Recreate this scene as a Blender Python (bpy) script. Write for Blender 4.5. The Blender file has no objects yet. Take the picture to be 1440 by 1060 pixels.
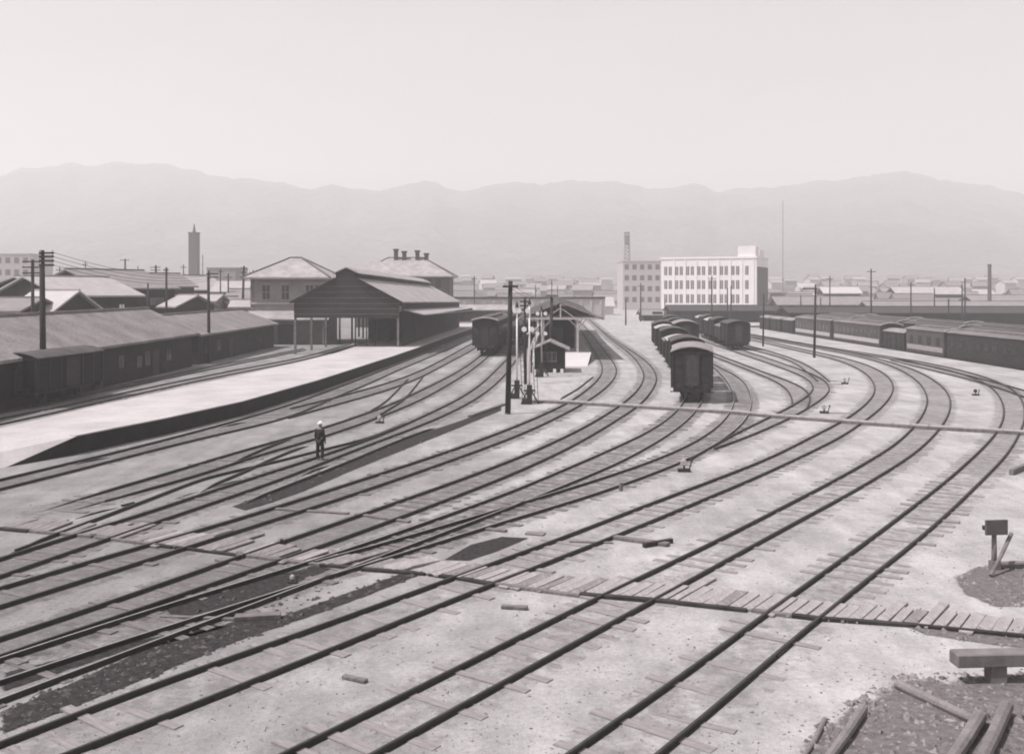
import bpy, bmesh, math, random
import numpy as np
from mathutils import Vector, Matrix
random.seed(7)
R = math.radians
SC = bpy.context.scene
COL = SC.collection

# ---------------------------------------------------------------- camera
F, YH, HC = 1400.0, 407.0, 6.8          # focal length and horizon row (photo pixels), camera height
cd = bpy.data.cameras.new('camera'); cam = bpy.data.objects.new('camera', cd); COL.objects.link(cam)
cam.location = (0, 0, HC); cam.rotation_euler = (R(90), 0, 0)
cd.sensor_width = 36; cd.sensor_fit = 'HORIZONTAL'; cd.lens = 36 * F / 1440
cd.shift_y = -(530 - YH) / 1440
cd.clip_start = 0.3; cd.clip_end = 9000
SC.camera = cam
# ---------------------------------------------------------------- light
SUN_EL = 60.0
dh = Vector((0.93, 0.37)).normalized()
sd = Vector((dh.x * math.cos(R(SUN_EL)), dh.y * math.cos(R(SUN_EL)), -math.sin(R(SUN_EL))))
ld = bpy.data.lights.new('sun', 'SUN'); sun = bpy.data.objects.new('sun', ld); COL.objects.link(sun)
ld.energy = 4.2; ld.angle = R(0.6); ld.color = (1, .975, .975)
sun.rotation_euler = sd.to_track_quat('-Z', 'Y').to_euler(); sun.location = (-30, 0, 60)
w = bpy.data.worlds.new('World'); SC.world = w; w.use_nodes = True
nt = w.node_tree; nt.nodes.clear()
sky = nt.nodes.new('ShaderNodeTexSky'); sky.sky_type = 'NISHITA'; sky.sun_disc = False
sky.sun_elevation = R(SUN_EL); sky.sun_rotation = math.atan2(-sd.x, -sd.y); sky.dust_density = 4.0; sky.altitude = 0
bw = nt.nodes.new('ShaderNodeRGBToBW'); mixc = nt.nodes.new('ShaderNodeMix'); mixc.data_type = 'RGBA'; mixc.blend_type = 'MULTIPLY'
mixc.inputs[0].default_value = 1; mixc.inputs[7].default_value = (1, .955, .965, 1)
bg = nt.nodes.new('ShaderNodeBackground'); bg.inputs[1].default_value = 0.105
wo = nt.nodes.new('ShaderNodeOutputWorld')
nt.links.new(sky.outputs[0], bw.inputs[0]); veil = nt.nodes.new('ShaderNodeMath'); veil.operation = 'MULTIPLY_ADD'; veil.inputs[1].default_value = .5; veil.inputs[2].default_value = 2.2   # thin even cloud veil
nt.links.new(bw.outputs[0], veil.inputs[0])
wtc = nt.nodes.new('ShaderNodeTexCoord'); wmp = nt.nodes.new('ShaderNodeMapping'); wmp.inputs['Scale'].default_value = (1, 1, 2.6); nt.links.new(wtc.outputs['Generated'], wmp.inputs[0])
wn = nt.nodes.new('ShaderNodeTexNoise'); wn.inputs['Scale'].default_value = 2.6; wn.inputs['Detail'].default_value = 6; wn.inputs['Roughness'].default_value = .55; nt.links.new(wmp.outputs[0], wn.inputs['Vector'])
wr = nt.nodes.new('ShaderNodeMapRange'); wr.inputs[1].default_value = .3; wr.inputs[2].default_value = .7; wr.inputs[3].default_value = .84; wr.inputs[4].default_value = 1.04; nt.links.new(wn.outputs['Fac'], wr.inputs[0])
wm = nt.nodes.new('ShaderNodeMath'); wm.operation = 'MULTIPLY'; nt.links.new(veil.outputs[0], wm.inputs[0]); nt.links.new(wr.outputs[0], wm.inputs[1]); nt.links.new(wm.outputs[0], mixc.inputs[6])
nt.links.new(mixc.outputs[2], bg.inputs[0]); nt.links.new(bg.outputs[0], wo.inputs[0])
SC.view_settings.view_transform = 'Standard'; SC.view_settings.look = 'None'
SC.view_settings.exposure = 0.52; SC.view_settings.gamma = 1.0
SC.cycles.pixel_filter_type = 'BLACKMAN_HARRIS'; SC.cycles.filter_width = 1.9
SC.cycles.volume_bounces = 2; SC.cycles.max_bounces = 8; SC.cycles.transparent_max_bounces = 16

# ---------------------------------------------------------------- helpers
def P(px, py, z=0.0):                    # photo pixel -> point on the plane of height z
    Y = F * (HC - z) / (py - YH)
    return Vector(((px - 720) * Y / F, Y, z))
def D(px, py, Y):                        # photo pixel at depth Y
    return Vector(((px - 720) * Y / F, Y, HC - (py - YH) * Y / F))

def tint(g):
    k = min(1, g ** 0.5)
    return (g * 1.01, g * (.87 + .10 * k), g * (.895 + .085 * k), 1)
MATS = {}
def mat(name, g, rough=.85, var=.18, scale=3.0, bump=.0, bscale=30., g2=None, stretch=None, spec=.25, coords='Object', metallic=0, fine=0.0, bdist=.02):
    if name in MATS: return MATS[name]
    m = bpy.data.materials.new(name); m.use_nodes = True; t = m.node_tree; N = t.nodes; L = t.links
    b = N['Principled BSDF']; b.inputs['Roughness'].default_value = rough; b.inputs['Specular IOR Level'].default_value = spec
    b.inputs['Metallic'].default_value = metallic
    tc = N.new('ShaderNodeTexCoord'); mp = N.new('ShaderNodeMapping'); L.new(tc.outputs[coords], mp.inputs[0])
    if stretch: mp.inputs['Scale'].default_value = stretch
    n = N.new('ShaderNodeTexNoise'); n.inputs['Scale'].default_value = scale; n.inputs['Detail'].default_value = 8; n.inputs['Roughness'].default_value = .62
    L.new(mp.outputs[0], n.inputs['Vector'])
    cr = N.new('ShaderNodeValToRGB'); L.new(n.outputs['Fac'], cr.inputs[0])
    if g2 is None: a, c = g * (1 - var), g * (1 + var)
    else: a, c = g, g2
    cr.color_ramp.elements[0].position = .32; cr.color_ramp.elements[1].position = .68
    cr.color_ramp.elements[0].color = tint(a); cr.color_ramp.elements[1].color = tint(c)
    out = cr.outputs[0]
    if fine:
        n3 = N.new('ShaderNodeTexNoise'); n3.inputs['Scale'].default_value = scale * 14; n3.inputs['Detail'].default_value = 4
        L.new(mp.outputs[0], n3.inputs['Vector'])
        mr = N.new('ShaderNodeMapRange'); mr.inputs[1].default_value = .3; mr.inputs[2].default_value = .7; mr.inputs[3].default_value = 1 - fine; mr.inputs[4].default_value = 1 + fine
        L.new(n3.outputs['Fac'], mr.inputs[0])
        mm = N.new('ShaderNodeMix'); mm.data_type = 'RGBA'; mm.blend_type = 'MULTIPLY'; mm.inputs[0].default_value = 1
        L.new(out, mm.inputs[6]); L.new(mr.outputs[0], mm.inputs[7]); out = mm.outputs[2]
    L.new(out, b.inputs['Base Color'])
    if bump:
        n2 = N.new('ShaderNodeTexNoise'); n2.inputs['Scale'].default_value = bscale; n2.inputs['Detail'].default_value = 6; L.new(mp.outputs[0], n2.inputs['Vector'])
        bp = N.new('ShaderNodeBump'); bp.inputs['Strength'].default_value = bump; bp.inputs['Distance'].default_value = bdist
        L.new(n2.outputs['Fac'], bp.inputs['Height']); L.new(bp.outputs[0], b.inputs['Normal'])
    MATS[name] = m; return m

class MB:
    def __init__(s): s.v = []; s.f = []; s.sm = False
    def add(s, vs, fs):
        o = len(s.v); s.v += [tuple(v) for v in vs]; s.f += [tuple(i + o for i in f) for f in fs]; return s
    def box(s, c, size, rz=0, M=None):
        x, y, z = [k / 2 for k in size]
        vs = [Vector((a, b_, c_)) for c_ in (-z, z) for b_ in (-y, y) for a in (-x, x)]
        if M is None: M = Matrix.Rotation(rz, 4, 'Z')
        vs = [M @ v + Vector(c) for v in vs]
        return s.add(vs, [(0, 2, 3, 1), (4, 5, 7, 6), (0, 1, 5, 4), (2, 6, 7, 3), (0, 4, 6, 2), (1, 3, 7, 5)])
    def b2(s, x0, x1, y0, y1, z0, z1):
        return s.box(((x0 + x1) / 2, (y0 + y1) / 2, (z0 + z1) / 2), (abs(x1 - x0), abs(y1 - y0), abs(z1 - z0)))
    def bar(s, a, b, wx, wz=None):       # rectangular bar from a to b
        a = Vector(a); b = Vector(b); d = b - a; wz = wz or wx
        q = d.to_track_quat('Y', 'Z').to_matrix().to_4x4()
        return s.box((a + b) / 2, (wx, d.length, wz), M=q)
    def tube(s, pts, r, n=8, caps=True):
        pts = [Vector(p) for p in pts]; rs = r if isinstance(r, (list, tuple)) else [r] * len(pts)
        rings = []
        for i, p in enumerate(pts):
            d = (pts[min(i + 1, len(pts) - 1)] - pts[max(i - 1, 0)]).normalized()
            q = d.to_track_quat('Z', 'Y')
            rings.append([p + q @ Vector((math.cos(2 * math.pi * k / n) * rs[i], math.sin(2 * math.pi * k / n) * rs[i], 0)) for k in range(n)])
        vs = [v for ring in rings for v in ring]; fs = []
        for i in range(len(pts) - 1):
            for k in range(n):
                fs.append((i * n + k, i * n + (k + 1) % n, (i + 1) * n + (k + 1) % n, (i + 1) * n + k))
        if caps: fs += [tuple(reversed(range(n))), tuple(range((len(pts) - 1) * n, len(pts) * n))]
        return s.add(vs, fs)
    def prism(s, poly, z0, z1):          # ccw polygon xy
        n = len(poly)
        vs = [(p[0], p[1], z0) for p in poly] + [(p[0], p[1], z1) for p in poly]
        return s.add(vs, [tuple(reversed(range(n))), tuple(range(n, 2 * n))] + [(i, (i + 1) % n, (i + 1) % n + n, i + n) for i in range(n)])
    def extr(s, prof, y0, y1):           # profile in xz pushed along y
        n = len(prof)
        vs = [(p[0], y0, p[1]) for p in prof] + [(p[0], y1, p[1]) for p in prof]
        return s.add(vs, [tuple(range(n)), tuple(reversed(range(n, 2 * n)))] + [((i + 1) % n, i, i + n, (i + 1) % n + n) for i in range(n)])
    def build(s, name, m, parent=None, smooth=False, bevel=0):
        me = bpy.data.meshes.new(name); me.from_pydata(s.v, [], s.f); me.update()
        o = bpy.data.objects.new(name, me); COL.objects.link(o)
        if m: me.materials.append(m)
        bm = bmesh.new(); bm.from_mesh(me); bmesh.ops.recalc_face_normals(bm, faces=bm.faces)
        bm.to_mesh(me); bm.free()
        if smooth:
            for p in me.polygons: p.use_smooth = True
        if bevel:
            b = o.modifiers.new('b', 'BEVEL'); b.width = bevel; b.segments = 1
        if parent: o.parent = parent
        return o
def tag(o, label=None, cat=None, group=None, kind=None):
    if label: o['label'] = label
    if cat: o['category'] = cat
    if group: o['group'] = group
    if kind: o['kind'] = kind
    return o
def empty(name, loc, rz, label, cat, group=None):
    o = bpy.data.objects.new(name, None); COL.objects.link(o); o.location = loc; o.rotation_euler = (0, 0, rz)
    o.empty_display_size = .3
    return tag(o, label, cat, group)
def copy_tree(o, loc=None, rz=None, label=None, group=None, parent=None):
    c = o.copy(); COL.objects.link(c); c.parent = parent
    if loc is not None: c.location = loc
    if rz is not None: c.rotation_euler = (0, 0, rz)
    if label: c['label'] = label
    if group: c['group'] = group
    for ch in list(o.children):
        k = ch.copy(); COL.objects.link(k); k.parent = c
        for g in list(ch.children):
            q = g.copy(); COL.objects.link(q); q.parent = k
    return c

# ---------------------------------------------------------------- materials
M_rail = mat('rusty_rail', .03, .6, .3, 6, spec=.4)
M_railtop = mat('worn_rail_head', .22, .4, .25, 4, spec=.6)
M_sleeper = mat('weathered_sleeper', .15, .9, .4, 2.5, .5, 20, stretch=(1, 6, 1))
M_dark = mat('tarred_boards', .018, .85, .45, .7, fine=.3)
M_wood = mat('grey_timber', .17, .9, .35, 1.5, .4, 25)
M_pole = mat('pole_timber', .035, .9, .35, 2, .3, 30, stretch=(6, 6, .6))
M_pale = mat('pale_timber', .42, .8, .15, 2)
M_iron = mat('black_iron', .022, .6, .3, 5, spec=.4)
M_white = mat('white_paint', .8, .6, .06, 3)
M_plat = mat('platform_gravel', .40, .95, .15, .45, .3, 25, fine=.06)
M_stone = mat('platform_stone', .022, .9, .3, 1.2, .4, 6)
M_tile = mat('roof_tile_grey', .21, .85, .14, .8, .4, 8, fine=.14)
M_tile2 = mat('roof_tile_pale', .34, .8, .12, .8, .3, 8, fine=.12)
M_tin = mat('sheet_iron_roof', .30, .65, .26, .7, .2, 4, fine=.1)
M_wall = mat('grey_plaster', .26, .9, .15, 1.0)
M_cement = mat('white_cement', .72, .85, .06, .3)
M_glass = mat('dark_window', .03, .15, .2, 3, spec=.6)
M_soil = None

# ---------------------------------------------------------------- setting: ground
def ground_mat():
    m = bpy.data.materials.new('sandy_yard_ground'); m.use_nodes = True; t = m.node_tree; N = t.nodes; L = t.links
    b = N['Principled BSDF']; b.inputs['Roughness'].default_value = .97; b.inputs['Specular IOR Level'].default_value = .1
    tc = N.new('ShaderNodeTexCoord')
    def noise(sc, det=8, rough=.6, st=None):
        n = N.new('ShaderNodeTexNoise'); n.inputs['Scale'].default_value = sc; n.inputs['Detail'].default_value = det; n.inputs['Roughness'].default_value = rough
        if st:
            mp = N.new('ShaderNodeMapping'); mp.inputs['Scale'].default_value = st; mp.inputs['Rotation'].default_value = (0, 0, R(33)); L.new(tc.outputs['Object'], mp.inputs[0]); L.new(mp.outputs[0], n.inputs['Vector'])
        else: L.new(tc.outputs['Object'], n.inputs['Vector'])
        return n.outputs['Fac']
    def rng(x, a, c, d, e):
        r = N.new('ShaderNodeMapRange'); r.interpolation_type = 'SMOOTHSTEP'
        for i, v in enumerate((a, c, d, e)): r.inputs[i + 1].default_value = v
        L.new(x, r.inputs[0]); return r.outputs[0]
    def mth(op, x, y):
        q = N.new('ShaderNodeMath'); q.operation = op
        for i, v in enumerate((x, y)):
            if isinstance(v, (int, float)): q.inputs[i].default_value = v
            else: L.new(v, q.inputs[i])
        return q.outputs[0]
    sp = N.new('ShaderNodeSeparateXYZ'); L.new(tc.outputs['Object'], sp.inputs[0])
    # cinder ground on the left half of the yard, sand on the right
    side = mth('ADD', sp.outputs[0], mth('MULTIPLY', noise(.16), 12.0))      # x + wobble
    sand = rng(side, -3.0, 11.0, 0, 1)
    big = noise(.22); mid = noise(1.1, 8, .65); fine = noise(9, 8, .7); streak = noise(1.2, 6, .6, (1, .22, 1))
    v = mth('ADD', mth('MULTIPLY', sand, .13), .245)
    v = mth('MULTIPLY', v, rng(big, .3, .7, .80, 1.12))
    v = mth('MULTIPLY', v, rng(mid, .3, .72, .87, 1.08))
    v = mth('MULTIPLY', v, rng(streak, .3, .7, .86, 1.1))
    v = mth('MULTIPLY', v, rng(fine, .3, .7, .86, 1.12))
    v = mth('MULTIPLY', v, rng(noise(38, 4, .7), .3, .7, .84, 1.14))
    spots = rng(noise(3.2, 5, .75), .69, .76, 1, .5)
    v = mth('MULTIPLY', v, spots)
    white = rng(noise(5.0, 3, .7), .735, .77, 1, 1.5)
    v = mth('MULTIPLY', v, white)
    cb = N.new('ShaderNodeCombineColor'); L.new(v, cb.inputs[0]); L.new(mth('MULTIPLY', v, .955), cb.inputs[1]); L.new(mth('MULTIPLY', v, .965), cb.inputs[2])
    L.new(cb.outputs[0], b.inputs['Base Color'])
    bp = N.new('ShaderNodeBump'); bp.inputs['Strength'].default_value = .55; bp.inputs['Distance'].default_value = .05
    L.new(mth('ADD', noise(6, 10, .7), mth('MULTIPLY', mid, 1.5)), bp.inputs['Height']); L.new(bp.outputs[0], b.inputs['Normal'])
    return m
M_ground = ground_mat()
def sheet():
    g = MB()
    xs = [-2900, -300, 42.9, 43.25, 300, 2900]; zs = [0, 0, 0, -1.0, -1.0, -1.0]; ys = [-45, 60, 300, 2900]
    for y in ys:
        for x, z in zip(xs, zs): g.v.append((x, y, z))
    n = len(xs)
    for j in range(len(ys) - 1):
        for i in range(n - 1): g.f.append((j * n + i, j * n + i + 1, (j + 1) * n + i + 1, (j + 1) * n + i))
    o = g.build('ground', M_ground); tag(o, kind='structure')
sheet()

# patches of other ground: ribbon / polygon with a ragged edge
def ragged_mat(name, g, g2, amt=1.0, sc=2.5, bump=.5):
    m = bpy.data.materials.new(name); m.use_nodes = True; t = m.node_tree; N = t.nodes; L = t.links
    b = N['Principled BSDF']; b.inputs['Roughness'].default_value = .97; b.inputs['Specular IOR Level'].default_value = .1
    tc = N.new('ShaderNodeTexCoord')
    n1 = N.new('ShaderNodeTexNoise'); n1.inputs['Scale'].default_value = 7; n1.inputs['Detail'].default_value = 8; n1.inputs['Roughness'].default_value = .7; L.new(tc.outputs['Object'], n1.inputs['Vector'])
    cr = N.new('ShaderNodeValToRGB'); cr.color_ramp.elements[0].position = .35; cr.color_ramp.elements[1].position = .68
    cr.color_ramp.elements[0].color = tint(g); cr.color_ramp.elements[1].color = tint(g2); L.new(n1.outputs['Fac'], cr.inputs[0]); L.new(cr.outputs[0], b.inputs['Base Color'])
    at = N.new('ShaderNodeAttribute'); at.attribute_name = 'edge'
    n2 = N.new('ShaderNodeTexNoise'); n2.inputs['Scale'].default_value = sc; n2.inputs['Detail'].default_value = 9; n2.inputs['Roughness'].default_value = .72; L.new(tc.outputs['Object'], n2.inputs['Vector'])
    ad = N.new('ShaderNodeMath'); ad.operation = 'ADD'; L.new(at.outputs['Fac'], ad.inputs[0])
    gn = N.new('ShaderNodeMath'); gn.operation = 'MULTIPLY_ADD'; gn.inputs[1].default_value = 2.6; gn.inputs[2].default_value = -.8; L.new(n2.outputs['Fac'], gn.inputs[0]); L.new(gn.outputs[0], ad.inputs[1])
    mr = N.new('ShaderNodeMapRange'); mr.interpolation_type = 'SMOOTHSTEP'; mr.inputs[1].default_value = .6; mr.inputs[2].default_value = 1.35; mr.inputs[3].default_value = 0; mr.inputs[4].default_value = amt
    L.new(ad.outputs[0], mr.inputs[0])
    tr = N.new('ShaderNodeBsdfTransparent'); mx = N.new('ShaderNodeMixShader'); L.new(mr.outputs[0], mx.inputs[0]); L.new(tr.outputs[0], mx.inputs[1]); L.new(b.outputs[0], mx.inputs[2])
    bp = N.new('ShaderNodeBump'); bp.inputs['Strength'].default_value = bump; bp.inputs['Distance'].default_value = .04; L.new(n1.outputs['Fac'], bp.inputs['Height']); L.new(bp.outputs[0], b.inputs['Normal'])
    L.new(mx.outputs[0], N['Material Output'].inputs[0])
    return m
M_bed = ragged_mat('track_bed_grey', .12, .23, .5)
M_bedsand = ragged_mat('track_bed_sandy', .17, .27, .4)
M_cinder = ragged_mat('cinder', .018, .055, 1.0, 2.2, .9)  # cinder tone, near-black to carry the depth of the flat drains
M_rubble = ragged_mat('dark_rubble_soil', .10, .21, .9, 1.6, .9)
def set_edge(o, vals):
    a = o.data.attributes.new('edge', 'FLOAT', 'POINT')
    for i, v in enumerate(vals): a.data[i].value = v

# ---------------------------------------------------------------- railway tracks
def smooth_path(pix, z, ext0=0, ext1=0, step=.5, sig=(1.2, .035)):
    w = np.array([P(x, y, z)[:2] for x, y in pix])
    seg = np.linalg.norm(np.diff(w, axis=0), axis=1); s = np.r_[0, np.cumsum(seg)]
    n = max(6, int(s[-1] / step)); t = np.linspace(0, s[-1], n)
    q = np.c_[np.interp(t, s, w[:, 0]), np.interp(t, s, w[:, 1])]
    k = max(2, min(len(q) // 3, 24))
    d0 = (q[0] - q[k]) / k; d1 = (q[-1] - q[-1 - k]) / k
    pad = 60
    e = np.r_[[q[0] + d0 * i for i in range(pad, 0, -1)], q, [q[-1] + d1 * i for i in range(1, pad + 1)]]
    out = []
    st = t[1] - t[0]
    for i in range(len(q)):
        c = i + pad; sg = (sig[0] + sig[1] * q[i, 1]) / st
        r = int(min(pad, 3 * sg)); idx = np.arange(c - r, c + r + 1); wt = np.exp(-.5 * ((idx - c) / sg) ** 2)
        out.append((e[idx] * wt[:, None]).sum(0) / wt.sum())
    out = np.array(out)
    if ext0:
        d = (out[0] - out[min(6, len(out) - 1)]); d /= np.linalg.norm(d); m = int(ext0 / 1.0)
        out = np.r_[[out[0] + d * i for i in range(m, 0, -1)], out]
    if ext1:
        d = (out[-1] - out[-7 if len(out) > 7 else 0]); d /= np.linalg.norm(d); m = int(ext1 / 1.0)
        out = np.r_[out, [out[-1] + d * i for i in range(1, m + 1)]]
    return out
ALLR = []
RP = [(-.05, 0), (.05, 0), (.05, .008), (.010, .016), (.010, .060), (.027, .066), (.027, .100), (.021, .106), (-.021, .106), (-.027, .100), (-.027, .066), (-.010, .062), (-.010, .016), (-.05, .008)]
def normals2(p):
    d = np.gradient(p, axis=0); d /= np.linalg.norm(d, axis=1)[:, None] + 1e-9
    return np.c_[d[:, 1], -d[:, 0]]
def rail(path, parent, worn=False, sink=(0, 0)):
    nn = normals2(path); g = MB(); n = len(RP); ALLR.append(np.array(path))
    cum = np.r_[0, np.cumsum(np.linalg.norm(np.diff(path, axis=0), axis=1))]; tot = cum[-1]
    for (x, y), (nx, ny), c_ in zip(path, nn, cum):
        dz = 0
        if sink[0]: dz -= .15 * max(0, 1 - c_ / sink[0]) ** 1.5
        if sink[1]: dz -= .15 * max(0, 1 - (tot - c_) / sink[1]) ** 1.5
        for a, z in RP: g.v.append((x + nx * a, y + ny * a, z + dz))
    for i in range(len(path) - 1):
        for k in range(n): g.f.append((i * n + k, i * n + (k + 1) % n, (i + 1) * n + (k + 1) % n, (i + 1) * n + k))
    g.f += [tuple(range(n)), tuple(range((len(path) - 1) * n, len(path) * n))]
    for q in np.arange(random.uniform(2, 10), tot, 10.0):
        x, y = np.interp(q, cum, path[:, 0]), np.interp(q, cum, path[:, 1])
        if y < 60:
            j = min(len(nn) - 1, int(np.searchsorted(cum, q))); g.box((x, y, .045), (.075, .5, .05), rz=math.atan2(nn[j, 1], nn[j, 0]))
    o = g.build('rail', M_rail, parent)
    o.data.materials.append(M_railtop)
    if worn:
        for p in o.data.polygons:
            if p.normal.z > .9 and p.center.z > .1: p.material_index = 1
    return o
def ribbon(path, half, z, name, m, parent):
    nn = normals2(path); g = MB(); ws = [-1, -.72, 0, .72, 1]; ev = []
    for i, ((x, y), (nx, ny)) in enumerate(zip(path, nn)):
        en = min(1, min(i, len(path) - 1 - i) / 6)
        nf = 1.0 if m is not M_bedsand else .62 + .5 * min(1, max(0, (y - 26) / 30))
        for a in ws:
            g.v.append((x + nx * a * half, y + ny * a * half, z)); ev.append((-.3 if abs(a) == 1 else (.5 if a else .72)) * (.4 + .6 * en) * nf if abs(a) < 1 else -.3)
    for i in range(len(path) - 1):
        for k in range(4): g.f.append((i * 5 + k, i * 5 + k + 1, (i + 1) * 5 + k + 1, (i + 1) * 5 + k))
    o = g.build(name, m, parent); set_edge(o, ev); return o
sl_me = None
def sleeper_mesh():
    g = MB(); g.box((0, 0, -.06), (2.05, .21, .14)); o = g.build('sleeper', M_sleeper, bevel=.015); me = o.data; bpy.data.objects.remove(o); return me
sl_me = sleeper_mesh(); sl_pale = sl_me.copy(); sl_pale.materials.clear(); sl_pale.materials.append(mat('bleached_sleeper', .23, .9, .25, 2.5, .5, 20, stretch=(1, 6, 1)))
def mid_of(a, b):
    m = []
    for p in a[::1]:
        d = np.linalg.norm(b - p, axis=1); j = d.argmin()
        if d[j] < 1.8: m.append((p + b[j]) / 2)
    m = np.array(m)
    # even spacing
    s = np.r_[0, np.cumsum(np.linalg.norm(np.diff(m, axis=0), axis=1))]
    t = np.arange(0, s[-1], .62)
    return np.c_[np.interp(t, s, m[:, 0]), np.interp(t, s, m[:, 1])]
def track(pa, pb, label, bed=M_bed, ext=(10, 0), worn=False, up=.5, halfw=1.25, bedz=.006, sl=True, grp=None, sleeper_up=0, sink=(0, 0)):
    ra = smooth_path(pa, .12, *ext); rb = smooth_path(pb, .12, *ext)
    c = mid_of(ra, rb)
    t = empty('railway_track', (0, 0, 0), 0, label, 'railway track', grp)
    rail(ra, t, worn, sink); rail(rb, t, worn, sink)
    k = np.ones(9) / 9
    cs = c.copy()
    if len(c) > 20:
        cs[4:-4, 0] = np.convolve(c[:, 0], k, 'valid'); cs[4:-4, 1] = np.convolve(c[:, 1], k, 'valid')
    if bed: ribbon(cs, halfw, bedz, 'track_bed', bed, t)
    if sl:
        nn = normals2(cs); idx = [i for i in range(len(cs))]
        idx.sort(key=lambda i: cs[i, 1])
        vis = [i for i in idx if 9 < cs[i, 1] < 75 and abs(cs[i, 0]) < .56 * cs[i, 1] + 3]
        for i in vis[:70]:
            if random.random() > up + .25: continue
            o = bpy.data.objects.new('sleeper', sl_pale if bed is M_bedsand else sl_me); COL.objects.link(o); o.parent = t
            o.location = (cs[i, 0], cs[i, 1], (random.uniform(-.022, .014) if bed is M_bedsand else random.uniform(-.03, .014)) + sleeper_up)
            o.rotation_euler = (random.gauss(0, .006), random.gauss(0, .012), math.atan2(nn[i, 1], nn[i, 0]) + random.gauss(0, .035))
            o.scale = (random.uniform(.93, 1.08), random.uniform(.8, 1.1), 1)
    return t, cs, ra, rb
A1 = [(791,1060),(918,975),(1020,901.5),(1074,860.5),(1120,828),(1210,765),(1270,720),(1330,675),(1375,635),(1398,612),(1411,591),(1413,570),(1404,551),(1384,535),(1352,524),(1327,516.5),(1280,508),(1230,500),(1170,490),(1110,480),(1060,472)]
A2 = [(918,1060),(992,1003),(1060,941),(1120,891.6),(1145,870),(1179,843.5),(1227,805),(1286,760),(1330,722),(1392,662),(1417,637),(1432,611),(1442,588),(1440,563),(1428,547),(1403,535),(1370,524),(1320,512),(1270,503.5),(1220,496),(1150,485.5),(1065,470.5)]
B1 = [(388,1060),(530,992),(603,955),(700,906),(760,877),(850,831),(904,807),(1003,760),(1080,721),(1180,670),(1255,627),(1285,600),(1301,577),(1306,558),(1297,540),(1284,529),(1269,520),(1251,512),(1228,505),(1199,497.5),(1172,493),(1120,484),(1060,474)]
B2 = [(516,1060),(666,978),(760,925.6),(842,882),(915,841),(961,818),(1071,757),(1205,686),(1287,636),(1317,607),(1333,585),(1338,565),(1335,552),(1325,541),(1310,531),(1292,521),(1265,511.5),(1228,502),(1199,495),(1172,490),(1120,481),(1062,471.5)]
C1 = [(0,1043),(113,995),(241,947),(400,896),(530,847),(600,824),(640,807),(693,788),(733,775),(767,763),(800,750),(860,726),(970,685),(1080,644),(1142,612),(1187,590),(1210,574),(1227,558),(1232,547),(1229,535),(1218,523),(1199,513),(1179,505),(1147,497.5),(1120,492),(1078,482),(1045,475)]
C2 = [(85,1057),(235,1002),(400,934),(501,896),(542,877),(633,840),(694,818),(747,796),(784,782),(827,766),(927,726),(1080,662),(1160,624),(1187,611),(1214,591),(1238,574),(1253,556),(1258,543),(1253,531),(1238,519.5),(1209,508),(1179,500.5),(1147,494),(1120,488.5),(1078,478.5),(1048,472.5)]
track(A1, A2, 'long curving track at the right, running past the board on a post', M_bedsand, (8, 12), up=.8)
track(B1, B2, 'curving track second from the right edge of the yard', M_bedsand, (8, 12), up=.75)
track(C1, C2, 'curving track third from the right, sweeping from the bottom left corner past the dark drain', M_bedsand, (10, 12), up=.75)
# the track with the nearest goods wagon on it, merging with its neighbour
T3L = [(0,924),(113,884.5),(187,862),(240,846),(306,825),(400,799.5),(450,783.5),(500,767),(567,743),(640,718),(720,689),(795,657.5),(870,625),(910,607),(940,587.5),(957,571),(966,556),(970,545),(972,535),(962,515),(950,500),(938,487),(930,478),(925,470)]
DR  = [(0,955),(141.5,907),(272,866),(400,827),(488,798),(558,779.5),(600,765.5),(640,752),(720,727),(832,695),(895,672),(970,644),(1002,626),(1025,610),(1045,595),(1056,575),(1057.5,555),(1049,537),(1036,526.6),(1011,515),(995,507),(975,494),(965,482)]
T2L = [(440,786.5),(508,771),(567,755),(600,744.5),(650,728),(692,717),(742,702.8),(782,690),(832,675),(870,662.5),(920,646),(960,629),(995,610),(1020,589),(1031,570),(1034,558),(1029,543),(1019,530),(1002,513),(985,502),(968,492),(955,482)]
T3R = [(488,797),(542,777),(567,768),(609,753.5),(633,743),(675,726.5),(742,703),(785,683),(870,650),(945,607),(975,582),(985,567),(991,555),(993,540),(988,524),(975,507),(958,494),(945,482),(938,473)]
track(T3L, T3R, 'track carrying the nearest dark goods wagon', M_bed, (10, 0), worn=True, up=.6)
_, T2c, _, _ = track(T2L, DR, 'track bending tightly just right of the nearest goods wagon', M_bed, (0, 0), worn=True, up=.65)
# middle loops
t_, Qc, _, _ = track([(1113,570),(1115.5,560),(1111,549),(1100,539),(1086,532),(1064,524),(1036,512.6),(1002,500),(985,493),(972,487)],
      [(1131,574),(1142,562),(1140.6,553),(1131,543),(1112.7,535.5),(1086,526.6),(1064,518.5),(1036,508),(1002,495.5),(990,490),(978,485)], 'inner loop track joining from behind the middle of the yard', M_bedsand, (0, 12), up=.3, halfw=1.1)
t_, Sc_, _, _ = track([(970,644),(1025,612),(1072,590),(1113,570),(1138,555),(1146,546),(1145,537.5),(1133,529),(1113,521),(1078,508.5),(1040,496),(1022,490)],
      [(1002,629),(1045,616),(1080,600),(1117,584),(1153,562),(1168,550),(1168.5,542),(1160,532),(1140,523.5),(1120,516.5),(1085,504.5),(1050,493.5),(1030,487)], 'loop track leading to the dark wagons at the middle right', M_bedsand, (0, 25), up=.4, halfw=1.1)
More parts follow.
